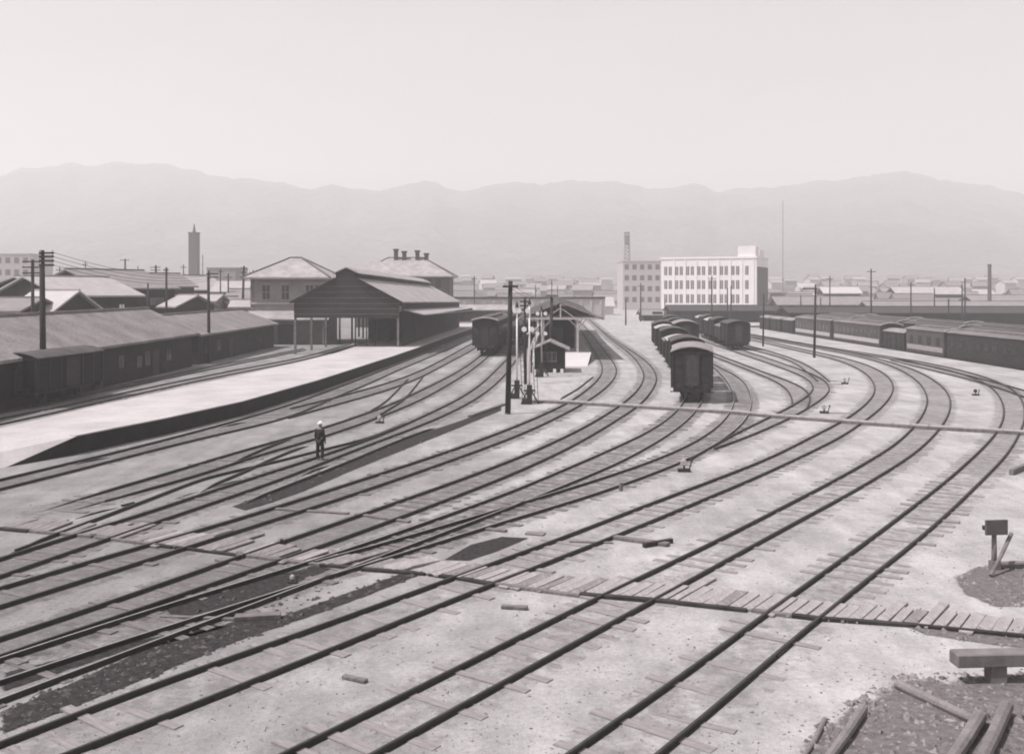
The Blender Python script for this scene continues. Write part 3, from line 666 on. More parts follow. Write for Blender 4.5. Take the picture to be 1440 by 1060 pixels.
# freight stacked and a dark carriage standing inside the shed
# ---------------------------------------------------------------- rolling stock
M_wagon = mat('wagon_boards', .03, .8, .35, 1.2, .2, 12, stretch=(1, 1, 3), fine=.3)
M_wroof = mat('wagon_roof', .22, .8, .25, 1.0, .2, 10, fine=.15)
M_wroofd = mat('wagon_roof_dark', .07, .8, .25, 1.0, .2, 10)
def arc(hw, z0, rise, n=10):
    return [(-hw + 2 * hw * i / n, z0 + rise * (1 - (2 * i / n - 1) ** 2)) for i in range(n + 1)]
def make_wagon(label, L=6.2, W=2.44, H=3.45, roof=None, body=None, name='goods_wagon'):
    """covered goods wagon, origin at rail level, length along y"""
    t = empty(name, (0, 0, 0), 0, label, 'goods wagon', 'goods wagons standing in the yard')
    hw = W / 2; zf = .82; ze = H - .38
    g = MB(); g.extr([(-hw, zf), (hw, zf), (hw, ze)] + arc(hw, ze, .30)[::-1][1:-1] + [(-hw, ze)], -L / 2, L / 2)
    nb = len(g.f)
    for s in (-1, 1):
        for y in np.linspace(-L / 2 + .05, L / 2 - .05, 7):
            g.b2(s * hw, s * (hw + .05), y - .04, y + .04, zf, ze)
        for x in (-hw + .06, -.42, .42, hw - .06):
            g.b2(x - .05, x + .05, s * L / 2, s * (L / 2 + .06), zf, ze + .1)
        g.b2(-hw, hw, s * L / 2, s * (L / 2 + .05), ze - .06, ze + .04)
    ob = g.build('body', body or M_wagon, t); ob.data.materials.append(M_iron)
    for p in ob.data.polygons:
        if p.index >= nb: p.material_index = 1
    for s in (-1, 1):
        g = MB(); g.b2(-.40, .40, s * (L / 2), s * (L / 2 + .035), zf + .1, ze - .12); g.build('end_panel', mat('worn_boards', .055, .8, .4, 2, stretch=(4, 4, 1)), t)
        g = MB(); g.b2(s * (hw + .005), s * (hw + .075), -.75, .75, zf + .05, ze - .1); d = g.build('door', M_wagon, t)
    pr = arc(hw + .08, ze + .02, .32); pr2 = [(x, z + .05) for x, z in pr]
    g = MB(); g.extr(pr + pr2[::-1], -L / 2 - .12, L / 2 + .12); g.build('roof', roof or M_wroof, t)
    g = MB(); g.b2(-.75, .75, -L / 2, L / 2, .60, .815); g.b2(-hw + .1, hw - .1, -L / 2 - .02, -L / 2 + .12, .55, .81); g.b2(-hw + .1, hw - .1, L / 2 - .12, L / 2 + .02, .55, .81)
    for y in (-L * .27, L * .27):
        for s in (-1, 1): g.b2(s * .60, s * .72, y - .16, y + .16, .3, .8); g.bar((s * .66, y - .6, .8), (s * .66, y + .6, .8), .06, .1)
    g.build('underframe', M_iron, t)
    for y in (-L * .27, L * .27):
        for s in (-1, 1):
            g = MB(); g.tube([(s * .47, y, .44), (s * .59, y, .44)], .43, 20); g.build('wheel', M_iron, t)
        g = MB(); g.tube([(-.5, y, .44), (.5, y, .44)], .07, 8); g.build('axle', M_iron, t)
    for s in (-1, 1):
        for x in (-.8, .8):
            g = MB(); g.tube([(x, s * L / 2, .95), (x, s * (L / 2 + .38), .95)], .07, 8); g.tube([(x, s * (L / 2 + .38), .95), (x, s * (L / 2 + .43), .95)], .17, 12); g.build('buffer', M_iron, t)
        g = MB(); g.bar((0, s * L / 2, .85), (0, s * (L / 2 + .35), .8), .12); g.build('coupling', M_iron, t)
    g = MB(); g.b2(-hw - .1, hw + .1, -L / 2 + .4, -L / 2 + .46, .5, .56); g.build('step', M_iron, t)
    return t
def make_coach(label, L=16, W=2.6, H=3.85, body=None, band=None, roof=None, nwin=9, clerestory=True):
    t = empty('passenger_coach', (0, 0, 0), 0, label, 'passenger coach', 'passenger coaches standing in the yard')
    hw = W / 2; zf = 1.0; ze = H - .42
    g = MB(); g.extr([(-hw, zf), (hw, zf), (hw, ze)] + arc(hw, ze, .2)[::-1][1:-1] + [(-hw, ze)], -L / 2, L / 2); g.build('body', body or M_wagon, t)
    pr = arc(hw + .08, ze + .03, .28); pr2 = [(x, z + .05) for x, z in pr]
    g = MB(); g.extr(pr + pr2[::-1], -L / 2 - .25, L / 2 + .25)
    if clerestory: g.b2(-.55, .55, -L / 2 + .6, L / 2 - .6, ze + .25, ze + .5)
    g.build('roof', roof or M_wroof, t)
    if band:
        for s in (-1, 1): g = MB(); g.b2(s * hw, s * (hw + .03), -L / 2 + .3, L / 2 - .3, 1.35, 1.85); g.build('waist_panel', band, t)
    for s in (-1, 1):
        for y in np.linspace(-L / 2 + 1.4, L / 2 - 1.4, nwin):
            g = MB(); g.b2(s * (hw + .002), s * (hw + .03), y - .42, y + .42, 2.05, 2.85); g.build('window', M_glass, t)
        for x in (-.75, .75): g = MB(); g.b2(x - .22, x + .22, s * (L / 2 + .002), s * (L / 2 + .03), 2.05, 2.8); g.build('window', M_glass, t)
        g = MB(); g.b2(-.36, .36, s * (L / 2 + .002), s * (L / 2 + .05), 1.05, 2.95); g.build('end_door', M_iron, t)
    g = MB(); g.b2(-1.0, 1.0, -L / 2, L / 2, .75, .998); g.b2(-.8, .8, -2, 2, .45, .75); g.build('underframe', M_iron, t)
    for y in (-L / 2 + 2.4, L / 2 - 2.4):
        g = MB(); g.b2(-.95, -.8, y - 1.3, y + 1.3, .4, .65); g.b2(.8, .95, y - 1.3, y + 1.3, .4, .65); g.b2(-.8, .8, y - .2, y + .2, .4, .72); b = g.build('bogie', M_iron, t)
        for dy in (-.85, .85):
            for s in (-1, 1): g = MB(); g.tube([(s * .47, y + dy, .44), (s * .6, y + dy, .44)], .42, 16); g.build('wheel', M_iron, b)
    g = MB(); g.extr(pr2 + [(x, z + .14) for x, z in pr2][::-1], -L / 2 - .3, -L / 2 - .2); g.build('roof_edge', M_wroof if roof is M_wroof else mat('pale_canvas', .45), t)
    for s in (-1, 1):
        g = MB()
        for x in (-.8, .8): g.tube([(x, s * L / 2, .95), (x, s * (L / 2 + .4), .95)], .08, 8); g.tube([(x, s * (L / 2 + .4), .95), (x, s * (L / 2 + .45), .95)], .18, 12)
        g.build('buffer', M_iron, t)
    return t
RZ = .106   # rail top
def ang(a, b): return -math.atan2(b[0] - a[0], b[1] - a[1])
W1 = make_wagon('nearest dark goods wagon, its tall end wall facing the camera with curved pale roof', H=3.28, W=2.40)
def place_along(path, s0, lens, gap=.95):
    """positions along a list of (x,y) points starting at distance s0; returns centre, angle"""
    p = np.array(path, float); s = np.r_[0, np.cumsum(np.linalg.norm(np.diff(p, axis=0), axis=1))]; out = []
    c = s0
    f = lambda q: np.array([np.interp(q, s, p[:, 0]), np.interp(q, s, p[:, 1])])
    for L in lens:
        a, b = f(c + L * .25), f(c + L * .75); m = (a + b) / 2; out.append((m, ang(a, b))); c += L + gap
    return out
lineT3 = [(10.75, 59.5), (11.6, 64), (12.8, 72), (14.1, 84), (15.6, 98), (17.2, 114), (18.8, 130), (20.6, 150), (23, 175)]
V1 = make_wagon('x', L=5.0, H=2.95, W=2.3, roof=mat('roof_pale_felt', .34, .8, .2, 2), body=mat('boards_mid', .07, .85, .35, 1.5, stretch=(1, 1, 3), fine=.3))
V2 = make_wagon('x', L=5.0, H=3.2, W=2.35, roof=M_wroofd, body=mat('boards_dark2', .04, .85, .35, 1.5, stretch=(1, 1, 3), fine=.3))
V3 = make_wagon('x', L=5.2, H=2.6, W=2.3, roof=mat('tarpaulin', .16, .8, .3, 2), body=mat('boards_pale', .12, .85, .35, 1.5, stretch=(1, 1, 3), fine=.3))
SEQ = {'a': V1, 'b': V2, 'c': V3}
pl = place_along(lineT3, 0, [6.2, 5, 5, 5, 5, 5, 5, 5, 5], 1.1)
labs = ['pale roofed wagon coupled directly behind the nearest goods wagon', 'third goods wagon in the line behind the nearest one', 'fourth goods wagon in the line behind the nearest one', 'low tarpaulin topped wagon fifth in the nearest line', 'sixth goods wagon in the line, before the gap']
for i, (m, a) in enumerate(pl):
    if i == 0: W1.location = (m[0], m[1], RZ); W1.rotation_euler = (0, 0, a)
    elif i != 6: copy_tree(SEQ['-abacb-ab'[i]], (m[0], m[1], RZ), a, labs[min(i, 6) - 1] if i < 6 else ['', 'goods wagon just beyond the gap in the nearest line', 'last goods wagon at the far end of the nearest line'][i - 6])
W2 = make_wagon('dark goods wagon with a darker roof, front of the middle line behind the nearest wagon', H=3.5, roof=M_wroof)
pl = place_along([(17.7, 101), (19.7, 118), (22.3, 140), (25, 165)], 0, [6.2, 5, 5, 5, 5, 5, 5], 1.1)
for i, (m, a) in enumerate(pl):
    if i == 0: W2.location = (m[0], m[1], RZ); W2.rotation_euler = (0, 0, a)
    else: copy_tree(SEQ['-acbabc'[i]], (m[0], m[1], RZ), a, ['second', 'third', 'fourth', 'fifth', 'sixth', 'last'][i - 1] + ' wagon of the middle line behind the nearest wagon')
W3 = make_wagon('dark boarded goods wagon at the front of the right hand line, beside the loop track', H=3.2, roof=M_wroofd)
pl = place_along([(25.3, 111), (26.8, 130), (28.5, 150), (30.5, 170)], 0, [6.2, 5, 5, 5, 5, 5], 1.1)
for i, (m, a) in enumerate(pl):
    if i == 0: W3.location = (m[0], m[1], RZ); W3.rotation_euler = (0, 0, a)
    else: copy_tree(SEQ['-cbaba'[i]], (m[0], m[1], RZ), a, ['second', 'third', 'fourth', 'fifth', 'last'][i - 1] + ' wagon of the right hand line in the middle of the yard')
for v_ in (V1, V2, V3):
    for ch in list(v_.children): bpy.data.objects.remove(ch)
    bpy.data.objects.remove(v_)
# coach left of the tall pole
C1_ = make_coach('dark passenger coach facing the camera left of the tall telegraph pole', roof=M_wroofd, body=mat('coach_dark', .015, .6, .3, 1.5))
c = [tuple(q) for q in T7c if q[1] > 100]
c.sort(key=lambda q: q[1])
dirx = (c[-1][0] - c[0][0]) / (c[-1][1] - c[0][1]) if len(c) > 2 else .1
pl = place_along([(-2.75, 101), (-1.5, 118), (.4, 136), (3.2, 156), (6.5, 178)], 0, [16, 16, 16], 1.1)
for i, (m, a) in enumerate(pl):
    if i == 0: C1_.location = (m[0], m[1], RZ); C1_.rotation_euler = (0, 0, a)
    else: copy_tree(C1_, (m[0], m[1], RZ), a, ['second', 'third'][i - 1] + ' dark coach coupled behind the one left of the tall pole')
# dark carriage inside the shed
o = copy_tree(C1_, (-15.0, 124, ZP * 0), -.06, 'dark coach standing inside the open train shed')
# right hand yard, on lower ground
ZR = -1.0
M_coachg = mat('coach_grey', .07, .7, .25, .8)
CR = make_coach('long dark coach with pale roof at the right edge of the picture', L=16.5, roof=mat('coach_roof_grey', .15, .8, .3, .7), body=M_wagon)
CR.location = (44.9, 91.5, ZR); CR.rotation_euler = (0, 0, 0)
copy_tree(CR, (44.9, 73.8, ZR), 0, 'coach continuing the nearest right hand row, mostly outside the right edge')
CG = make_coach('grey coach with light windows between the pale roofed coach and the dark van', L=9.6, body=M_coachg, roof=mat('coach_roof_grey', .15), nwin=4, band=mat('waist_pale', .3))
CG.location = (44.9, 105.3, ZR)
VN = copy_tree(W1, (44.9, 114.0, ZR), 0, 'dark covered van standing out against the paler coaches of the right hand row')
CL = make_coach('grey coach with a bright waist stripe just left of the dark van', L=17, body=M_coachg, band=mat('waist_white', .42), roof=mat('coach_roof_grey', .15), nwin=10)
CL.location = (44.9, 126.5, ZR)
copy_tree(CL, (44.9, 144.8, ZR), 0, 'farther grey coach with a bright waist stripe in the right hand row')
copy_tree(W1, (44.9, 158, ZR), 0, 'dark van at the far end of the striped coaches')
copy_tree(W1, (44.9, 165.2, ZR), 0, 'goods van just beyond the last dark van of the right hand row')
copy_tree(W1, (44.9, 172.4, ZR), 0, 'farthest goods van of the right hand row')
CB = make_coach('first coach from the right in the middle row behind the dark van', L=16.5, roof=mat('roof_soot', .07, .85, .3, .8), body=M_wagon, clerestory=False); CB.location = (51.5, 66, ZR)
CB['label'] = 'soot roofed coach in the middle row beyond the right edge'
for i, (x, y) in enumerate([(51.5, 84), (51.5, 102), (51.5, 120), (51.5, 138), (51.5, 156), (57.5, 96), (57.5, 114), (57.5, 132), (57.5, 150), (57.5, 168)]):
    copy_tree(CB, (x, y, ZR), 0, ['first', 'second', 'third', 'fourth', 'fifth'][i % 5] + ' coach from the right in the ' + ('middle row behind the dark van' if i < 5 else 'back row before the long low sheds'))
# simple rails of that yard
for j, x in enumerate((44.9, 51.5, 57.5)):
    t = empty('railway_track', (x, 60, ZR - RZ + .001), 0, ['track under the front row of coaches on the lower yard', 'track under the middle row of coaches on the lower yard', 'track under the back row of coaches on the lower yard'][j], 'railway track')
    for s in (-.53, .53): rail(np.array([(s, 0), (s, 40), (s, 80), (s, 125)], float), t)
# dark wagons at the far left on the siding
WL = make_wagon('very dark wagon by the low tiled sheds at the far left, grey roof above', L=7.5, H=3.1, W=2.5, roof=M_wroofd, body=mat('soot_boards', .012))
kp = [P(132, 552, .1), P(0, 579, .1)]
dk = (kp[1] - kp[0]).normalized()
for i in range(1):
    m = kp[0] + dk * (4.4 + i * 8.6) + Vector((-.3, 0, 0)); a = ang((m.x, m.y), (m.x - dk.x, m.y - dk.y))
    if i == 0: WL.location = (m.x, m.y, RZ); WL.rotation_euler = (0, 0, a)
    else: copy_tree(WL, (m.x, m.y, RZ), a, ['second very dark wagon at the far left siding', 'third very dark wagon, cut off by the left edge'][i - 1])

# ---------------------------------------------------------------- poles and signals
def pole(bx, by, tx, ty, r=.14, arms=(), label='', Y=None, braces=False, grp='telegraph poles', z0=0, m=None, arm_w=1.0, side=0):
    b = P(bx, by, z0) if Y is None else Vector(((bx - 720) * Y / F, Y, z0))
    top = D(tx, ty, b.y)
    t = empty('telegraph_pole', b, 0, label, 'telegraph pole', grp)
    h = top.z - z0
    tilt = Vector((top.x - b.x, 0, 0))
    g = MB(); g.tube([(0, 0, -.2), (tilt.x * .5, 0, h * .5), (tilt.x, 0, h)], [r, r * .87, r * .72], 10); g.build('post', m or M_pole, t, smooth=True)
    for ay in arms:
        az = HC - (ay - YH) * b.y / F - z0; x = tilt.x * az / h; w2 = arm_w
        a0, a1 = x - w2 * (1 if side <= 0 else .1), x + w2 * (1 if side >= 0 else .1)
        g = MB(); g.bar((a0, -r, az), (a1, -r, az), .09, .11); c = g.build('crossarm', M_pole, t)
        for xx in (a0 + .08, a1 - .08):
            g = MB(); g.tube([(xx, -r, az + .05), (xx, -r, az + .2)], [.05, .035], 6); g.build('insulator', M_pale, c)
    return t
pole(714, 582, 718, 395, .165, [403], 'tallest near telegraph pole with a single crossarm, in the middle of the yard', arm_w=.42)
pole(739, 540, 738, 418, .12, [424, 430], 'thinner dark pole just right of the tall telegraph pole', arm_w=.35)
pole(774, 518, 776, 418, .17, [408+8], 'dark pole rising behind the small hut, with a thin spike on top', arm_w=.5)
s_ = P(774, 518); tz = D(776, 393, s_.y)
g = MB(); g.tube([(0, 0, 0), (0, 0, 1.6)], .03, 6); o = g.build('spike', M_iron, bpy.data.objects['telegraph_pole.002'] if 'telegraph_pole.002' in bpy.data.objects else None); o.location = (tz.x - s_.x, 0, tz.z - 1.6)
pole(1145, 503, 1147, 400, .13, [406], 'slender dark pole standing on sand in the right middle, crossarm to the left', side=-1, arm_w=1.3)
pole(1073, 487, 1074, 413, .11, [], 'plain thin pole beside the dark right hand wagons')
pole(61, 486, 59, 352, .20, [356, 361, 367, 373], 'tall dark pole with many crossarms at the left edge', Y=60, side=1, arm_w=.8)
pole(46, 440, 46, 365, .17, [368, 376, 384], 'second pole just left of the one with many crossarms', Y=85, arm_w=.8)
pole(294, 510, 293, 381, .16, [385, 390], 'dark pole in front of the low tiled sheds', Y=92, side=1, arm_w=1.0)
pole(234, 440, 234, 376, .16, [380], 'dark pole behind the gap between the two low tiled sheds', Y=112, arm_w=.3)
pole(208, 440, 208, 398, .13, [], 'short pole behind the ridge of the long tiled shed', Y=115)
pole(222, 420, 219, 373, .2, [376, 380], 'leaning pole among the houses at left', Y=160, arm_w=.8)
pole(176, 400, 176, 364, .2, [366], 'pole above the big dark house at left', Y=180, arm_w=.8)
pole(194, 400, 194, 374, .12, [], 'thin far pole beside the big dark house roof', Y=200)
pole(340, 440, 343, 374, .2, [377, 383, 390], 'leaning pole left of the pyramid roofed station building', Y=140, arm_w=.5)
pole(321, 440, 321, 385, .15, [390], 'pole among houses left of the leaning one', Y=150, arm_w=.7)
pole(667, 440, 667, 388, .14, [392], 'thin hazy pole right of the station building', Y=200, arm_w=.6)
for px, ty, Y, lb in ((880, 420, 190, 'hazy pole at the far bend of the middle tracks'), (901, 398, 210, 'tall hazy pole before the grey office block'), (935, 420, 205, 'thin hazy pole left of the white building'),
                      (1001, 388, 175, 'darkest of the poles in front of the white building'), (1023, 405, 190, 'left one of a pair of poles before the white building'), (1028, 402, 185, 'right one of a pair of poles before the white building'),
                      (1167, 388, 200, 'thick hazy pole behind the slender dark pole'), (1225, 378, 160, 'tall dark pole above the right hand coaches'), (1281, 397, 175, 'crossarm pole above the dark van'),
                      (1314, 405, 190, 'short hazy pole right of the crossarm pole'), (1357, 391, 165, 'thick topped pole above the right hand sheds'), (1334, 420, 150, 'stubby pole over the low sheds at right'),
                      (1353, 400, 172, 'thin pole touching the thick topped pole'), (784, 402, 260, 'very faint pole left of the canopy'), (753, 400, 262, 'faintest pole above the canopy ridge'), (1154, 418, 185, 'short pole between hazy yard roofs at right'), (1126, 415, 195, 'short hazy pole left of the slender dark pole')):
    pole(px, 440, px, ty, .15, [ty + 4] if px in (1281, 1001, 1225, 901, 1167) else [], lb, Y=Y, z0=(-1 if px > 1110 else 0), arm_w=.7)

def wire(a, b, sag, label, r=.014):
    a, b = Vector(a), Vector(b); g = MB(); g.tube([a.lerp(b, q / 16) + Vector((0, 0, -sag * 4 * (q / 16) * (1 - q / 16))) for q in range(17)], r, 4)
    tag(g.build('telegraph_wire', M_iron), label, 'wire', 'telegraph wires')
wa = [D(72, y, 60) for y in (354, 360, 366, 372)]; wb = [D(297, y + 30, 92) for y in (354, 357, 361, 364)]
for i in range(4):
    nm = ['top', 'second', 'third', 'lowest'][i]
    wire(wa[i], wb[i], .7, nm + ' wire from the many armed pole to the pole before the low sheds')
wire(D(714, 402, 54.4), D(772, 414, 85), .5, 'left wire from the tall pole to the pole behind the hut'); wire(D(723, 402, 54.4), D(780, 414, 85), .5, 'right wire from the tall pole to the pole behind the hut')
def signal_post(bx, by, ty, label, blobs, m=M_white):
    b = P(bx, by); t = empty('signal_post', b, 0, label, 'signal post', 'signal posts'); k = b.y / F
    h = HC - (ty - YH) * k
    g = MB(); g.tube([(0, 0, 1.1), (0, 0, h)], [.06, .045], 10); g.build('post', m, t, smooth=True)
    g = MB(); g.b2(-.16, .16, -.16, .16, 0, 1.12); g.b2(-.35, .35, -.05, .05, .75, .85); g.bar((-.5, 0, 0), (-.05, 0, .9), .07); g.bar((.55, .1, 0), (.05, 0, .9), .07); g.b2(-.45, .1, -.3, -.2, .0, .35); g.build('lever_frame', M_iron, t)
    g = MB(); g.tube([(0, 0, h), (0, 0, h + .35)], [.12, .02], 8); g.build('finial', M_iron, t)
    for (x, y) in blobs:
        dxw = (x - bx) * k; z = HC - (y - YH) * k
        g = MB(); g.tube([(dxw, -.12, z), (dxw, .02, z)], .15, 14); o = g.build('disc', M_white, t)
        g = MB(); g.bar((0, 0, z), (dxw, 0, z), .05); g.build('bracket', M_iron, o)
    # ladder
    g = MB()
    for s in (.14, .34): g.bar((s + .2, .2, 0), (s - .05, .08, h * .85), .025)
    for q in np.linspace(.3, h * .82, 14): g.bar((.34 - .25 * q / h, .2 - .1 * q / h, q), (.54 - .25 * q / h, .2 - .1 * q / h, q), .02)
    g.build('ladder', M_iron, t)
    return t
signal_post(727, 560, 432, 'white signal post immediately right of the tall telegraph pole', [(724, 437), (730, 437)])
signal_post(744.5, 568, 428, 'nearest white signal post standing at the left end of the boardwalk', [(737, 463), (748, 463), (742, 437)])
signal_post(761.5, 530, 436, 'signal post with two pairs of white discs left of the small hut', [(756, 441), (767, 441), (756, 469), (767, 469)], M_pale)

# ---------------------------------------------------------------- small hut
h0 = P(775, 524)
t = empty('signal_hut', (h0.x, h0.y + 2.0, 0), -.06, 'small dark boarded hut with a tiled gable roof before the island platform', 'hut')
g = MB(); g.add([(-1.25, -1.9, .25), (1.25, -1.9, .25), (1.25, -1.9, 1.95), (0, -1.9, 2.5), (-1.25, -1.9, 1.95), (-1.25, 1.9, .25), (1.25, 1.9, .25), (1.25, 1.9, 1.95), (0, 1.9, 2.5), (-1.25, 1.9, 1.95)],
                 [(0, 1, 2, 3, 4), (5, 9, 8, 7, 6), (0, 5, 6, 1), (1, 6, 7, 2), (0, 4, 9, 5), (2, 7, 8, 3), (3, 8, 9, 4)]); g.build('wall', M_dark, t)
for s in (-1, 1):
    g = MB(); g.add([(s * 1.65, -2.3, 1.78), (0, -2.3, 2.52), (0, 2.2, 2.52), (s * 1.65, 2.2, 1.78), (s * 1.65, -2.3, 1.86), (0, -2.3, 2.6), (0, 2.2, 2.6), (s * 1.65, 2.2, 1.86)],
                    [(0, 1, 2, 3), (4, 7, 6, 5), (0, 4, 5, 1), (3, 2, 6, 7), (0, 3, 7, 4), (1, 5, 6, 2)]); g.build('roof', mat('hut_roof', .22, .9, .4, 3, fine=.3), t)
g = MB(); g.b2(-.55, .55, -1.95, -1.91, .95, 1.65); f = g.build('window', M_glass, t)
g = MB()
for x in (-.55, -.18, .18, .55): g.b2(x - .025, x + .025, -1.98, -1.951, .93, 1.67)
g.b2(-.6, .6, -1.98, -1.951, .9, .95); g.b2(-.6, .6, -1.98, -1.951, 1.65, 1.7); g.build('window_frame', M_wood, f)
g = MB(); g.b2(-1.3, -1.26, -.9, 0, .3, 1.7); g.build('door', M_wood, t)
for x in (-1.0, -.4, .4, 1.0):
    g = MB(); g.b2(x - .12, x + .12, -2.0, -1.7, 0, .3); g.build('foundation_stone', M_white if x > .3 else M_wood, t)
g = MB(); g.b2(-1.55, -1.42, -2.2, -2.06, 0, 1.85); g.build('porch_post', M_dark, t)

# dwarf signals / point lamps
def dwarf(px, py, label, s=1.0, white=True):
    s *= .8; b = P(px, py); t = empty('point_lamp', b, random.uniform(-.3, .3), label, 'point lamp', 'point lamps beside the tracks')
    g = MB(); g.box((0, 0, .06 * s), (.5 * s, .3 * s, .12 * s)); g.tube([(0, 0, .1 * s), (0, 0, .3 * s)], .04 * s, 8); g.build('base', M_iron, t)
    g = MB(); g.box((-.02, 0, .36 * s), (.22 * s, .2 * s, .2 * s)); g.tube([(-.02, 0, .46 * s), (-.02, 0, .52 * s)], [.09 * s, .03 * s], 8); g.build('lamp', mat('dull_white', .4) if white else M_iron, t, bevel=.01)
    g = MB(); g.bar((.2 * s, 0, .05), (.3 * s, 0, .42 * s), .045 * s); g.tube([(.3 * s, 0, .42 * s), (.31 * s, 0, .47 * s)], .06 * s, 8); g.build('lever', M_iron, t)
dwarf(962, 663, 'point lamp with lever beside the merging tracks in the centre', 1.15)
dwarf(1159, 581, 'point lamp on the sand just above the boardwalk', 1.2)
dwarf(1188, 540, 'point lamp on the sand inside the far loop', 1.2)
dwarf(534, 595, 'whitish point lamp on the cinders right of the man', 1.0)
dwarf(1372, 556, 'small lamp stand between the far right tracks', 1.0, False)
dwarf(397, 768, 'low iron lever stand beside the near crossing', .5, False)
dwarf(412, 1010 - 190, 'small white marker stone beside the drain', .5)
g = MB(); b = P(873, 690); g.box((0, 0, .14), (.1, .1, .28)); o = g.build('stake', M_wood); o.location = b; o.rotation_euler = (0, .08, .3); tag(o, 'short wooden stake in the bright sand below the point lamp', 'stake')

# board on a post at the right
b = P(1398, 800)
t = empty('marker_board', b, .12, 'dark square board on a short post at the right edge', 'board on post')
g = MB(); g.tube([(0, 0, -.1), (0, 0, .88)], [.07, .055], 10); g.build('post', M_wood, t, smooth=True)
g = MB(); g.box((.02, -.06, 1.03), (.56, .06, .36)); g.build('board', mat('dark_board', .10, .7, .2, 3), t)
g = MB(); g.box((.05, .08, .98), (.5, .2, .1)); g.build('bracket', M_iron, t)
g = MB(); g.box((0, -.02, .06), (.2, .2, .3)); g.build('base', M_wood, t)
def timber3(p, q, r, label, m=None, name='log', cat='log', n=10, grp=None):
    g = MB(); p = Vector(p); q = Vector(q); mid = (p + q) / 2 + Vector((random.uniform(-.03, .03), 0, random.uniform(-.02, .02))); g.tube([p, mid, q], [r, r * .95, r * .86], n)
    o = g.build(name, m or mat('bleached_log', .17, .9, .25, 2, .5, 14, stretch=(1, 1, 1), fine=.2), smooth=False); return tag(o, label, cat, grp)
d0 = D(1437, 757, b.y - .3); timber3((d0.x, b.y + .2, d0.z), (P(1393, 812).x, P(1393, 812).y, .05), .05, 'leaning pole propped behind the board on a post', M_wood, 'leaning_pole', 'pole')
a_ = P(1405, 800); timber3((a_.x, a_.y, .12), (a_.x + 2.2, a_.y + .15, .12), .07, 'low rail bar running right from the board on a post', M_wood, 'low_bar', 'bar')
def lg(x1, y1, x2, y2, r, label, lift=0):
    p = P(x1, y1); q = P(x2, y2); p.z = r + lift; q.z = r; timber3(p, q, r, label)
lg(1262, 968, 1372, 1020, .085, 'bleached log slanting across the dark rubble')
lg(1378, 1018, 1335, 1085, .11, 'thick pale log end at the bottom, left of its twin', .02)
lg(1415, 1005, 1378, 1085, .11, 'thick pale log at the bottom, right of its twin', .02)
lg(1214, 1003, 1160, 1080, .08, 'log lying down to the bottom edge left of the rubble')
lg(1160, 1015, 1125, 1075, .045, 'thin branch lying left of the log at the bottom edge')
lg(1440, 1010, 1530, 1040, .08, 'log running out of the right bottom corner')
b = P(1400, 958)
t = empty('beam_barrier', b, .05, 'heavy timber beam resting on a stubby post at the right edge', 'beam barrier')
g = MB(); g.b2(-.14, .14, -.12, .12, -.05, .30); g.build('post', M_wood, t); g = MB(); g.b2(1.2, 1.45, -.12, .12, -.05, .30); g.build('post', M_wood, t)
g = MB(); g.b2(-.75, 1.9, -.16, .16, .30, .53); g.build('beam', M_wood, t, bevel=.02)

